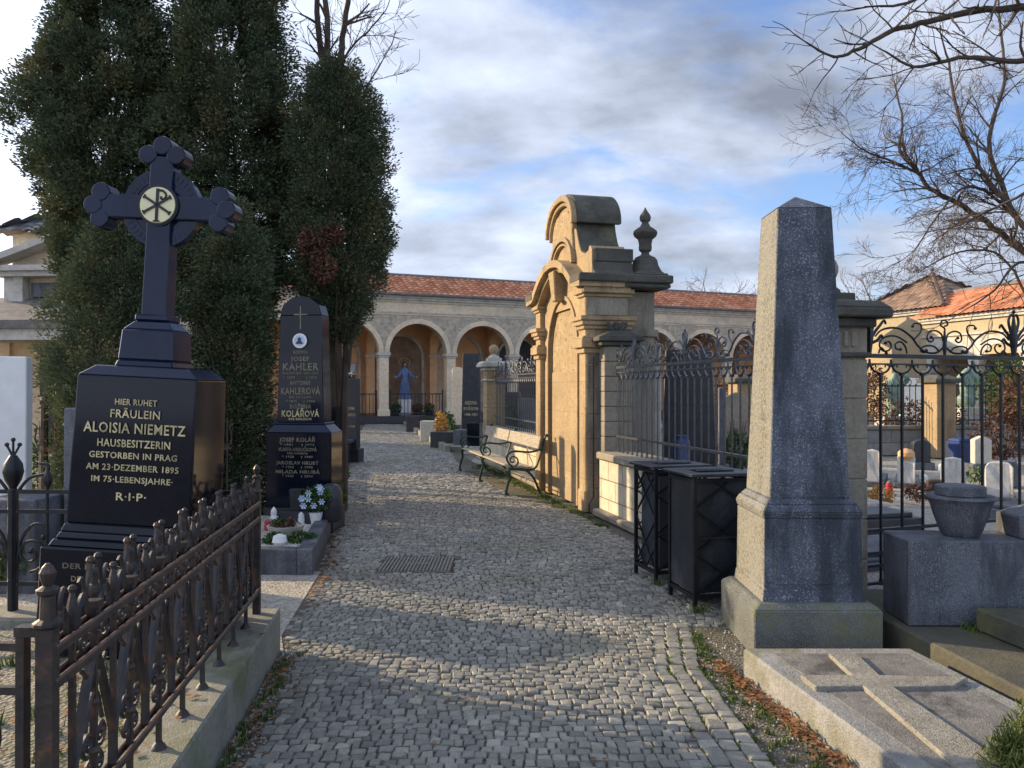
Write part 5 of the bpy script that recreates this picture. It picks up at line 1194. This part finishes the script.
for i,(px,lab) in enumerate(((943,'sunlit sandstone pillar in the inner wall beyond the stone bowl'),(745,'sandstone pillar in the inner wall just left of the obelisk'))):
    x,y = at(px,17.6 if px > 900 else 16.9); t = thing('inner_pillar', lab, 'pillar', (x,y+.15,0), R(8))
    b = MB(); b.box(-.24,.24,-.24,.24,0,1.72); b.obj('shaft', M['sand'], t, bevel=.01)
    b = MB(); b.box(-.34,.34,-.34,.34,1.72,1.80); b.box(-.34,.34,-.34,.34,1.80,1.9,.2,.2); b.obj('cap', M['coping'], t, bevel=.01)
# small slanted white headstones
def headstone(px, Z, ytop, w, label, m, first=None):
    x,y = at(px,Z); h = HH(ytop,Z)
    t = thing('white_headstone', label, 'headstone', (x,y,0), R(-28), 'small white headstones in the enclosure')
    b = MB(); prof = []
    b.add([(-w,0,0),(w,0,0),(w,0,h*.86),(w*.75,.03,h*.96),(0,.05,h),(-w*.75,.03,h*.96),(-w,0,h*.86),
           (-w,.42,0),(w,.42,0),(w,.22,h*.6),(w*.75,.13,h*.92),(0,.13,h*.97),(-w*.75,.13,h*.92),(-w,.22,h*.6)],
          [(0,1,2,3,4,5,6),(13,12,11,10,9,8,7),(0,7,8,1),(1,8,9,2),(2,9,10,3),(3,10,11,4),(4,11,12,5),(5,12,13,6),(6,13,7,0)])
    b.obj('stone', M['marble'], t, bevel=.015)
    b = MB(); b.box(-w-.05,w+.05,-.06,1.5,-.02,.07); b.obj('grave_slab', M['greygranite'], t, bevel=.01)
    return t
headstone(872,12.6,449,.13,'white slanted headstone closest to the mossy-capped pillar, with a brown top',1)
t = headstone(906,12.4,452,.13,'white slanted headstone with an orange patch on top',1)
b = MB(); b.ball(0,.06,HH(452,12.4)-.04,.13,10,.75); o = b.obj('orange_lichen', M['deadleaf'] if False else M['ochre'], t, smooth=True)
headstone(953,11.4,457,.16,'taller white rounded headstone just above the stone bowl',1)
headstone(999,10.8,461,.17,'white rounded headstone right of the stone bowl',1)
# flat slabs and kerbs
fl_ = [(3.2,7.2,1.7,.8,.09,'greygranite','long grey flat slab just behind the tall black railing'),(5.6,7.6,1.5,.9,.10,'pale','pale flat slab behind the stone bowl'),(3.6,8.7,2.0,.6,.14,'blackrough','dark low kerb bed behind the long grey slab'),(4.0,9.9,1.6,.9,.10,'pale','pale flat slab between the dark kerb bed and the headstones'),(6.8,9.4,1.8,1.0,.12,'greygranite','grey flat slab at the right behind the railing')]
for (x,y,w,d,h,mm,lab) in fl_:
    b = MB(); b.box(-w/2,w/2,-d/2,d/2,-.04,h); b.box(-w/2+.08,w/2-.08,-d/2+.08,d/2-.08,h,h+.05); tag(b.obj('flat_grave', M[mm], None, (x,y,0), (0,0,R(14)), bevel=.01), lab, 'grave')
b = MB(); b.box(-.2,.2,-.2,.2,0,.50); b.box(-.2,.2,-.2,.2,.50,.57,.05,.05); tag(b.obj('blue_box', M['blue'], None, (PX(961,15.8),15.8,.0), (0,0,R(8)), bevel=.02), 'dark blue storage box against the inner wall under the sunlit pillar', 'box')
b = MB(); b.lathe([(.10,0),(.13,.06),(.14,.2),(.1,.22)],0,0,0,12); tag(b.obj('brown_pot', M['bark'], None, (PX(936,11.6),11.6,0), smooth=True), 'brown round pot left of the taller white headstone', 'pot')
# more graves crowding the enclosure
def cross_stone(px, Z, h, label, mm):
    x,y = at(px,Z); t = thing('stone_cross', label, 'gravestone', (x,y,0), R(random.uniform(-12,12)))
    b = MB(); b.box(-.28,.28,-.18,.18,0,.3); b.box(-.2,.2,-.13,.13,.3,.55,.04,.03); b.obj('base', M[mm], t, bevel=.012)
    b = MB(); w = .055; z0 = .55; zc_ = h-.28
    b.prism([(-w,z0),(w,z0),(w,zc_-w),(.26,zc_-w),(.26,zc_+w),(w,zc_+w),(w,h),(-w,h),(-w,zc_+w),(-.26,zc_+w),(-.26,zc_-w),(-w,zc_-w)],-.05,.05); b.obj('cross', M[mm], t, bevel=.01)
slabstone('gravestone', 'dark rounded gravestone in front of the inner wall below the left bronze figure', 915, 931, 15.2, 440, .2, M['blackrough'], M['greygranite'], -.2, 'round')
slabstone('gravestone', 'pale gable-topped gravestone in front of the inner wall right of the blue box', 976, 992, 14.6, 436, .2, M['pale'], M['greygranite'], -.15, 'gable')
slabstone('gravestone', 'low grey wedge stone behind the white rounded headstone at the right', 1000, 1022, 12.4, 462, .4, M['greygranite'], None, -.2, 'taper')
slabstone('gravestone', 'broad weathered gravestone with stepped base behind the railing left of the obelisk', 727, 748, 15.5, 392, .3, M['sandgrey'], M['greygranite'], -.2, 'gable')
for i,(px_,Z_,mm_,lab_) in enumerate(((889,11.2,'red','red grave candle between the two left white headstones'),(925,12.0,'wax','white grave candle right of the orange-topped headstone'),(978,10.9,'red','red grave candle between the two right white headstones'),(941,13.8,'wax','pale grave candle in front of the blue box'))): lantern(px_,Z_,.2,lab_,mm_,.05,.05,'grave candles in the enclosure')
for i,(px_,Z_,lf_,lab_) in enumerate(((918,10.6,'redleaf','dry reddish flower clump on the ground right of the orange-topped headstone'),(976,12.6,'ivy','small green plant behind the white headstones'),(880,10.2,'yellowplant','withered yellow flowers near the mossy-capped pillar'))):
    x,y = at(px_,Z_); t = thing('grave_plant', lab_, 'plant', (x,y,.05)); leafcloud('foliage', M[lf_], t, [(0,0,.12,.2,.16,.14)], 260, .06)
# bronze figures
def bronze(px, Z, label, h, pose):
    x,y = at(px,Z); t = thing('bronze_statue', label, 'statue', (x,y,0), 0, 'green bronze grave figures')
    b = MB(); b.box(-.5,.5,-.4,.4,0,.7*h/2.2); b.box(-.38,.38,-.3,.3,.7*h/2.2,1.0*h/2.2); b.obj('pedestal', M['pale'], t, bevel=.02)
    z0 = 1.0*h/2.2
    if pose: vv=[(0,0,z0+.55),(0,0,z0+.2),(-.25,-.1,z0+.05),(.05,-.02,z0+.9),(.08,-.05,z0+1.08),(.1,-.08,z0+1.2),(-.18,-.05,z0+.85),(-.42,-.12,z0+.62),(-.62,-.2,z0+.5),(.25,0,z0+.85),(.42,-.1,z0+.6),(.35,-.2,z0+.4)]
    else: vv=[(0,0,z0+.5),(0,0,z0+.2),(.1,-.1,z0+.03),(0,-.05,z0+.85),(0,-.1,z0+1.02),(0,-.13,z0+1.14),(-.2,-.03,z0+.82),(-.3,-.18,z0+.55),(-.12,-.28,z0+.45),(.2,-.03,z0+.82),(.32,-.15,z0+.95),(.2,-.2,z0+1.15)]
    skinbody('figure', vv, [(0,1),(1,2),(0,3),(3,4),(4,5),(3,6),(6,7),(7,8),(3,9),(9,10),(10,11)], [.2,.26,.28,.19,.07,.11,.09,.075,.05,.09,.075,.05], M['bronze'], t, 2)
bronze(893,20.0,'green bronze seated figure on a pale pedestal behind the left part of the black railing',1.9,0)
bronze(968,20.5,'green bronze leaning figure on a pale pedestal right of the sunlit inner pillar',2.4,1)
for i,(px,Z,rs,lf,n,lab,sz) in enumerate(((905,18.9,[(0,0,.9,.9,.35,.5),(1.0,0,.8,.6,.35,.45)],'redleaf',1400,'reddish twiggy hedge behind the inner wall','' ),
     (875,19.5,[(0,0,1.5,.35,.3,.7)],'redleaf',900,'dark red-brown narrow shrub beside the left bronze figure',''),
     (1003,16.0,[(0,0,.6,.7,.5,.6),(.5,0,1.3,.7,.5,.8)],'redleaf',2600,'large red-brown twiggy shrub at the right behind the railing',''),
     (1015,19.0,[(0,0,1.6,1.0,.6,.9)],'ivy',2600,'dark evergreen bush at the right edge behind the railing',''),
     (735,14.2,[(0,0,.45,.4,.3,.4),(-.8,0,.35,.4,.3,.3)],'ivy',1100,'low green shrubs behind the railing left of the obelisk',''),
     (729,20,[(0,0,1.3,.45,.4,.6)],'deadleaf',900,'orange-brown shrub behind the railing left of the obelisk',''))):
    x,y = at(px,Z); t = thing('shrub', lab, 'shrub', (x,y,0)); leafcloud('foliage', M[lf], t, rs, n, .09)
    b = MB()
    for k in range(9): a = k*.7; b.tube([(0,0,0),(.15*cos(a),.15*sin(a),.4),(.35*cos(a),.3*sin(a),1.0)],[.02,.014,.006],4)
    b.obj('stem', M['bark'], t)
slabstone('gravestone', 'white gravestone behind the slim inner railing near the left bronze figure', 902,926,21.5,378,.25,M['white'],M['pale'],.1,'round')
slabstone('gravestone', 'pale upright gravestone inside the enclosure just right of the sandstone monument', 616,628,14.5,372,.2,M['pale'],M['pale'],-.2)
slabstone('gravestone', 'grey upright gravestone behind the railing close to the obelisk', 720,727,13.0,388,.2,M['greygranite'],M['greygranite'],-.2)
slabstone('gravestone', 'dark stone seen through the railing behind the bench', 498,520,19.0,392,.3,M['blackrough'],M['blackrough'],-.2)
slabstone('gravestone', 'grey stone seen through the railing behind the near end of the bench', 519,534,17.5,398,.3,M['greygranite'],M['greygranite'],-.2)
x,y = at(515,18.0); t = thing('shrub', 'dark shrub seen through the railing behind the bench', 'shrub', (x,y,0)); leafcloud('foliage', M['ivy'], t, [(0,0,.7,.7,.5,.6)], 1500, .09)

# ================= CONIFERS =================
def conifer(label, px, Z, zbot, prof, n, seed, lean=0, leaf=1.0, group='dark columnar conifers left of the path'):
    """prof: list of (height, radius)"""
    x0 = PX(px,Z); t = thing('conifer_tree', label, 'tree', (x0,Z,0), 0, group)
    hmax = prof[-1][0]
    b = MB(); rs_ = random.Random(seed)
    for k in range(3):
        a = k*2.1; b.tube([(0.05*cos(a),.05*sin(a),0),(.08*cos(a),.08*sin(a),1.2),(.12*cos(a),.12*sin(a),hmax*.4),(.05*cos(a),.05*sin(a),hmax*.62)],[.09,.06,.03,.008],7)
    for k in range(60):
        h = rs_.uniform(zbot,hmax*.93); a = rs_.uniform(0,6.28); r = float(np.interp(h+.4,[p[0] for p in prof],[p[1] for p in prof]))*.85
        b.tube([(.15*cos(a),.15*sin(a),max(.2,h-.5)),(r*.55*cos(a),r*.55*sin(a),h-.15),(r*cos(a),r*sin(a),h+.3)],[.03,.02,.008],4)
    b.obj('trunk', M['bark'], t)
    g_ = np.random.default_rng(seed)
    hs, rr_ = np.array([p[0] for p in prof]), np.array([p[1] for p in prof])
    # clump centres on the irregular shell
    nc = n//170
    hh = g_.uniform(zbot, hmax, nc*3); w_ = np.interp(hh,hs,rr_); keep = g_.random(nc*3) < w_/rr_.max(); hh = hh[keep][:nc]; nc = len(hh)
    th = g_.uniform(0,2*pi,nc); lob = 1+.13*np.sin(3*th+hh*1.1+seed)+.10*np.sin(5*th-hh*2.3)+.10*np.sin(hh*3.1+th*2+seed)
    depth = 1-.55*g_.random(nc)**1.3
    rad_ = np.interp(hh,hs,rr_)*lob*depth
    C = np.stack([rad_*np.cos(th), rad_*np.sin(th), hh],1)
    out_ = np.stack([np.cos(th), np.sin(th), np.full(nc,.35)],1); out_ /= np.linalg.norm(out_,axis=1)[:,None]
    csz = g_.uniform(.10,.22,nc); ctone = np.clip(g_.normal(.42,.2,nc),0,1); ctone[g_.random(nc)<.05] = 1.15
    per = n//nc; idx = np.repeat(np.arange(nc), per); N = len(idx)
    off = g_.normal(size=(N,3)); off /= np.linalg.norm(off,axis=1)[:,None]; off *= (g_.random(N)**.45)[:,None]
    off[:,2] *= 1.05
    c = C[idx]+off*csz[idx][:,None]
    d_ = out_[idx]*.8+off*.9+g_.normal(size=(N,3))*.35; d_ /= np.linalg.norm(d_,axis=1)[:,None]
    o_ = np.cross(d_, g_.normal(size=(N,3))); o_ /= np.linalg.norm(o_,axis=1)[:,None]
    L = leaf*g_.uniform(.022,.055,N)[:,None]; w2 = L*.45
    P = np.stack([c-d_*L*.5, c+o_*w2*.5+d_*L*.05, c+d_*L*.5, c-o_*w2*.5+d_*L*.05],1).reshape(-1,3)
    P[:,0] += lean*P[:,2]
    tone = np.clip(ctone[idx]*.75+g_.random(N)*.3-.02,0,1)
    np_obj('crown', P, np.arange(4*N).reshape(N,4), M['thuja'], t, tone=tone)
    return t
conifer('broad dark conifer at the left with brownish tips, leftmost of the three', 108, 10.4, 1.5, [(1.4,.25),(2.0,.36),(2.8,.48),(3.4,.66),(3.9,.84),(4.6,.98),(5.6,.94),(6.4,.70),(7.2,.5),(8.0,.25),(8.4,.05)], 280000, 3, 0, 1.2)
conifer('tall dark conifer in the middle of the three, its crown behind the black cross', 228, 10.4, 1.9, [(1.8,.15),(2.3,.35),(2.9,.72),(3.6,.92),(5,.96),(6.0,.82),(7.2,.6),(8.4,.3),(9,.1)], 260000, 5, 0, 1.2)
tc_ = conifer('dark conifer overhanging the family gravestone, rightmost of the three', 337, 10.0, 2.25, [(2.2,.15),(2.6,.38),(3.1,.54),(3.9,.60),(4.6,.59),(5.2,.50),(5.6,.34),(5.9,.1)], 150000, 9)
leafcloud('withered_patch', M['redleaf'], tc_, [(-.15,-.62,3.35,.22,.12,.26),(-.02,-.66,3.05,.18,.12,.2),(.1,-.6,3.5,.15,.1,.15)], 2600, .05)
conifer('low dense conifer filling the gap behind the black cross monument', 120, 8.4, .1, [(.1,.45),(.6,.62),(1.6,.70),(2.4,.62),(3.1,.4),(3.5,.1)], 110000, 12)
conifer('low dense conifer left of the family gravestone', 233, 8.9, .1, [(.1,.30),(.8,.40),(1.8,.40),(2.6,.42),(3.2,.36),(3.7,.1)], 90000, 14)

# ================= BARE TREES =================
def grow(b, p, d, L, r, lvl, rg, n=None, droop=0.0, spread=.6, kids=3, minr=.003):
    pts = [p.copy()]; rs_ = [r]; m = 5
    for i in range(m):
        d = (d+Vector((rg.gauss(0,.14),rg.gauss(0,.14),rg.gauss(0,.12)+droop))).normalized(); p = p+d*(L/m); pts.append(p.copy()); rs_.append(max(minr, r*(1-.55*(i+1)/m)))
    b.tube(pts, rs_, 7 if r > .05 else (5 if r > .015 else 3), cap=False)
    if lvl <= 0: return
    for k in range(kids+ (lvl > 2)):
        f = rg.uniform(.3,1.0); i = min(m, max(1,int(f*m+.5)));
        ax = Vector((rg.gauss(0,1),rg.gauss(0,1),rg.gauss(0,1))).normalized(); nd = (d+ax*spread*rg.uniform(.7,1.3)).normalized()
        grow(b, pts[i], nd, L*rg.uniform(.55,.82), max(minr,rs_[i]*rg.uniform(.5,.75)), lvl-1, rg, None, droop, spread, kids, minr)
def baretree(label, base, limbs, seed, lvl=3, mat='barkpale', loc=None, kids=3, group=None, L=1.0, spread=.62, droop=.0, step=2, minr=.0035):
    rg = random.Random(seed); t = thing('bare_tree', label, 'tree', base, 0, group); B = Vector(base)
    tr = MB(); br = MB()
    for li, (pts, r0, r1, trunk) in enumerate(limbs):
        C = [Vector(q)-B for q in catmull(pts,5)]; m = len(C); rr = [r0+(r1-r0)*i/(m-1) for i in range(m)]
        C = [c+Vector((rg.gauss(0,rr[i]*.25),rg.gauss(0,rr[i]*.25),rg.gauss(0,rr[i]*.25))) if 0 < i < m-1 else c for i,c in enumerate(C)]
        (tr if trunk else br).tube(C, rr, 9 if r0 > .06 else 6)
        if trunk: continue
        for i in range(2, m, step):
            d = (C[i]-C[i-1]).normalized()
            for q in range(2):
                ax = Vector((rg.gauss(0,1),rg.gauss(0,1),rg.gauss(0,1))).normalized(); nd = (d*.7+ax*.9).normalized()
                grow(br, C[i], nd, L*rg.uniform(.6,1.2), max(minr,rr[i]*rg.uniform(.4,.6)), lvl-1, rg, None, droop, spread, kids, minr)
        grow(br, C[-1], (C[-1]-C[-3]).normalized(), L, rr[-1], lvl-1, rg, None, droop, spread, kids, minr)
    if tr.v: tr.obj('trunk', M['bark'], t, smooth=True)
    br.obj('branches', M[mat], t)
    return t
def q(px, py, Z): return (PX(px,Z), Z, HH(py,Z))
Zt = 14.0
baretree('large bare tree with fine twigs rising at the right, its limbs reaching left', (11.2,Zt,0), [
   ([(11.2,Zt,0),(11.1,Zt,1.4),(10.9,Zt,2.6),(10.6,Zt,3.4)], .30,.22, True),
   ([(10.6,Zt,3.4),q(1040,262,Zt),q(1000,232,Zt),q(965,208,Zt),q(930,188,Zt),q(918,170,Zt)], .07,.032, False),
   ([q(918,170,Zt),q(900,150,Zt),q(903,120,Zt),q(895,80,Zt)], .04,.012, False),
   ([q(918,172,Zt),q(890,160,Zt),q(865,150,Zt),q(845,135,Zt)], .03,.008, False),
   ([(10.6,Zt,3.4),q(1035,240,13.2),q(1010,205,13.2),q(985,175,13.2),q(960,120,13.2),q(950,60,13.2)], .06,.02, False),
   ([q(1024,225,13.6),q(985,190,13.4),q(960,120+70,13.2),q(935,220,13.0),q(915,250,13.0)], .035,.01, False),
   ([q(1010,205,13.4),q(990,140,13.6),q(1005,80,13.8),q(1000,10,14)], .05,.02, False),
   ([q(1030,300,13.4),q(1000,255,13.4),q(960,252,13.2),q(925,268,13.0)], .028,.008, False),
   ([(10.6,Zt,3.4),(11.0,Zt,5),(11.2,Zt+.3,7),(11.3,Zt,9)], .16,.05, False)], 21, 4, kids=3, L=.62, step=2, mat='bark', minr=.0028)
Zn = 8.0
baretree('nearer bare tree hanging dark twigs into the top right corner', (6.9,Zn,0), [
   ([(6.9,Zn,0),(6.9,Zn,2),(6.8,Zn,4.2)], .22,.16, True),
   ([(6.8,Zn,4.2),q(1060,20,Zn),q(1000,8,Zn),q(940,18,Zn),q(895,30,Zn),q(860,48,Zn),q(835,56,Zn),q(812,45,Zn)], .05,.009, False),
   ([(6.8,Zn,4.2),q(1060,70,7.6),q(1010,60,7.6),q(960,58,7.6),q(915,66,7.6),q(885,50,7.6)], .04,.009, False),
   ([q(1040,-30,7.8),q(1000,-10,7.8),q(950,-12,7.8),q(900,4,7.8),q(880,5,7.8)], .03,.010, False),
   ([(6.8,Zn,4.2),q(1070,160,7.8),q(1030,190,7.8),q(1000,205,7.8),q(960,225,7.8)], .025,.007, False),
   ([q(1060,330-60,7.4),q(1020,262,7.4),q(995,290,7.4),q(972,306,7.4)], .018,.006, False)], 33, 2, kids=2, mat='bark', L=.5, spread=.7, step=3, minr=.0035)
baretree('bare stems rising out of the top of the right-hand conifer', (PX(334,10.5),10.5,0), [
   ([(PX(334,10.5),10.5,0),q(334,300,10.5),q(333,180,10.5),q(332,110,10.5)], .12,.08, True),
   ([q(332,120,10.5),q(322,60,10.5),q(315,0,10.5),q(311,-60,10.5)], .05,.03, False),
   ([q(332,120,10.5),q(327,50,10.4),q(325,0,10.4),q(322,-60,10.4)], .05,.03, False),
   ([q(333,120,10.5),q(340,60,10.6),q(347,0,10.6),q(352,-60,10.6)], .05,.03, False),
   ([q(338,70,10.6),q(352,45,10.6),q(368,30,10.5),q(385,10,10.4)], .02,.008, False),
   ([q(333,110,10.5),q(350,92,10.3),q(366,85,10.2),q(382,60,10.2)], .02,.008, False)], 5, 3, kids=3, mat='bark', L=.42, spread=.7, step=3, minr=.003)
for i,(px,Z,h,lab) in enumerate(((705,62,282,'small bare treetop above the arcade roof left of the obelisk'),(868,60,276,'bare treetop between the mossy-capped pillar and the pavilion'),(735,66,288,'faint bare treetop just left of the obelisk above the roof'))):
    x = PX(px,Z); H_ = HH(h,Z); baretree(lab, (x,Z,0), [([(x,Z,0),(x+.1,Z,H_*.3),(x,Z,H_*.55)],.25,.16,True),([(x,Z,H_*.5),(x+.3,Z,H_*.7),(x+.1,Z,H_*.85)],.14,.05,False),([(x,Z,H_*.55),(x-.8,Z,H_*.7),(x-1.2,Z,H_*.8)],.1,.04,False),([(x,Z,H_*.55),(x+1.0,Z,H_*.7),(x+1.6,Z,H_*.78)],.1,.04,False)], 50+i, 3, kids=3, L=1.6, step=4, minr=.012, group='far bare trees behind the arcade')

# ================= SMALL GROUND DETAILS =================
def scatter_leaves(name, n, region, mat, size, zf, kind='stuff', flat=.35):
    V = []; Tn = []
    for i in range(n):
        x, y = region(); z = zf(x,y); a = random.uniform(0,6.28); s_ = random.uniform(size*.5,size*1.3); tx, ty = random.gauss(0,flat), random.gauss(0,flat)
        for (u,v_) in ((-.5,0),(0,-.32),(.5,0),(0,.32)):
            X_, Y_ = (u*cos(a)-v_*sin(a))*s_, (u*sin(a)+v_*cos(a))*s_; V.append((x+X_, y+Y_, z+.008+abs(X_*tx+Y_*ty)+(.25*s_*abs(v_))))
        Tn.append(random.random())
    o = np_obj(name, V, np.arange(4*n).reshape(n,4), mat, tone=Tn); o['kind'] = kind; return o
slx = lambda y: 1.28+.16*(4.27-y)      # left edge of slab
def reg1():
    y = random.uniform(2.4,4.45); return (slx(y)-.03-abs(random.gauss(0,.05)), y)
scatter_leaves('fallen_leaves', 700, reg1, M['deadleaf'], .036, lambda x,y: random.random()*.035-.01, flat=.6)
def reg2():
    y = random.uniform(2.2,4.6); return (KX(y)+.02+abs(random.gauss(0,.07)), y)
scatter_leaves('fallen_leaves', 260, reg2, M['deadleaf'], .035, lambda x,y: -.008)
def reg3():
    y = random.uniform(2.5,16); return (random.uniform(itp(Lt,y),itp(Rt,y)), y)
scatter_leaves('fallen_leaves', 90, reg3, M['deadleaf'], .032, lambda x,y: .0)
def reg4():
    y = random.uniform(5.6,10); return (itp(Lt,y)+.05+abs(random.gauss(0,.06))-.04, y)
scatter_leaves('fallen_leaves', 220, reg4, M['deadleaf'], .045, lambda x,y: -.002)
def reg5():
    y = random.uniform(2.0,4.4); return (KX(y,.34)-random.random()*1.2, y)
scatter_leaves('fallen_leaves', 160, reg5, M['deadleaf'], .045, lambda x,y: .2)
scatter_leaves('fallen_leaves', 14, lambda: (KX(3.0,.12)-random.random()*.16, random.uniform(2.6,4.4)), M['deadleaf'], .05, lambda x,y: .25)
def blades(name, spots, mat, h, n_each, spread, label=None):
    V, Tn = [], []
    for (x,y,z) in spots:
        for k in range(n_each):
            a = random.uniform(0,6.28); r = random.gauss(0,spread); bx, by = x+r*cos(a), y+r*sin(a); hh = h*random.uniform(.4,1.2); l = random.gauss(0,.35)*hh; w = .0035+.003*random.random(); b_ = random.uniform(0,6.28)
            V += [(bx-w*cos(b_),by-w*sin(b_),z),(bx+w*cos(b_),by+w*sin(b_),z),(bx+l*cos(a)+w*.2,by+l*sin(a),z+hh),(bx+l*cos(a)-w*.2,by+l*sin(a),z+hh)]; Tn.append(random.random())
    n = len(Tn); o = np_obj(name, V, np.arange(4*n).reshape(n,4), mat, tone=Tn); o['kind'] = 'stuff'; return o
sp_ = [(itp(Rt,y)-.27+.09*random.choice((0,1,2,3))+random.gauss(0,.006), y, -.012) for y in np.linspace(2.6,5.1,150)]
blades('moss_and_grass', sp_, M['grass'], .018, 16, .012)
sp_ = [(random.uniform(itp(Rt,y)+.02, slx(min(y,4.3))-.03), y, -.012) for y in np.linspace(2.8,5.0,60)]
blades('moss_and_grass', sp_, M['grass'], .025, 22, .02)
sp_ = [(KX(y)+.03+abs(random.gauss(0,.04)), y, -.012) for y in np.linspace(2.6,4.6,26)]
blades('moss_and_grass', sp_, M['grass'], .04, 26, .02)
sp_ = []
for i in range(170):
    tt = random.uniform(-1.0,6.6); sx__ = 1.3-tt; p = pw(1.3-tt if False else 1.3-tt+0, -.12-abs(random.gauss(0,.12))); sp_.append((p[0],p[1],-.02))
blades('moss_and_grass', sp_, M['grass'], .035, 30, .05)
blades('moss_and_grass', [(1.2,6.25,-.01),(1.25,6.1,-.01),(1.31,5.50,-.01),(1.36,5.52,-.01),(2.72,4.56,.165),(2.78,4.52,.165)], M['grass'], .05, 50, .03)
sp_ = [(KX(y,.3+random.random()*.9), y, .2) for y in np.linspace(2.2,4.3,60)]
blades('moss_and_grass', sp_, M['grass'], .05, 26, .03)
# pebbles in the dirt strips
V, Fc = [], []
for i in range(1500):
    if i % 3: y = random.uniform(2.2,4.8); x = KX(y)+abs(random.gauss(0,.09))+.01; z = -.012
    else: y = random.uniform(2.4,5.1); x = random.uniform(itp(Rt,y),itp(Rt,y)+.35); z = -.012
    s_ = random.uniform(.004,.013); a = random.random()*6; b0 = len(V)
    for k in range(4): V.append((x+s_*cos(a+k*1.57)*random.uniform(.7,1.2), y+s_*sin(a+k*1.57), z))
    V.append((x,y,z+s_*.8)); Fc += [(b0+k,b0+(k+1)%4,b0+4) for k in range(4)]
mb = MB(); mb.v = V; mb.f = Fc; o = mb.obj('loose_pebbles', M['gravel']); o['kind'] = 'stuff'
# dwarf conifer bottom right
t = thing('dwarf_conifer', 'bright yellow-green dwarf conifer at the bottom right corner beside the slab', 'shrub', (1.90,2.86,.14))
leafcloud('foliage', M['needle'], t, [(0,0,.06,.16,.14,.12),(.08,.05,.16,.10,.10,.12),(-.04,.02,.12,.06,.06,.10),(.12,-.02,.12,.12,.1,.14)], 5200, .035, .16, up=.9, hollow=.2)
b = MB()
for k in range(6): b.tube([(.04,0,-.1),(.04+.06*cos(k),.06*sin(k),.05),(.04+.09*cos(k),.08*sin(k),.15)],[.01,.007,.003],5)
b.obj('stem', M['bark'], t)
# small flower pot on the wall behind the bins
x, y = PX(716,6.9), 6.9
b = MB(); b.lathe([(.03,0),(.045,.07),(.05,.08),(.03,.08)],0,0,0,12); tag(b.obj('clay_pot', M['ochre'], None, pw(4.35,.08)+(.802,), smooth=True), 'tiny orange clay pot on the wall coping behind the bins', 'pot')
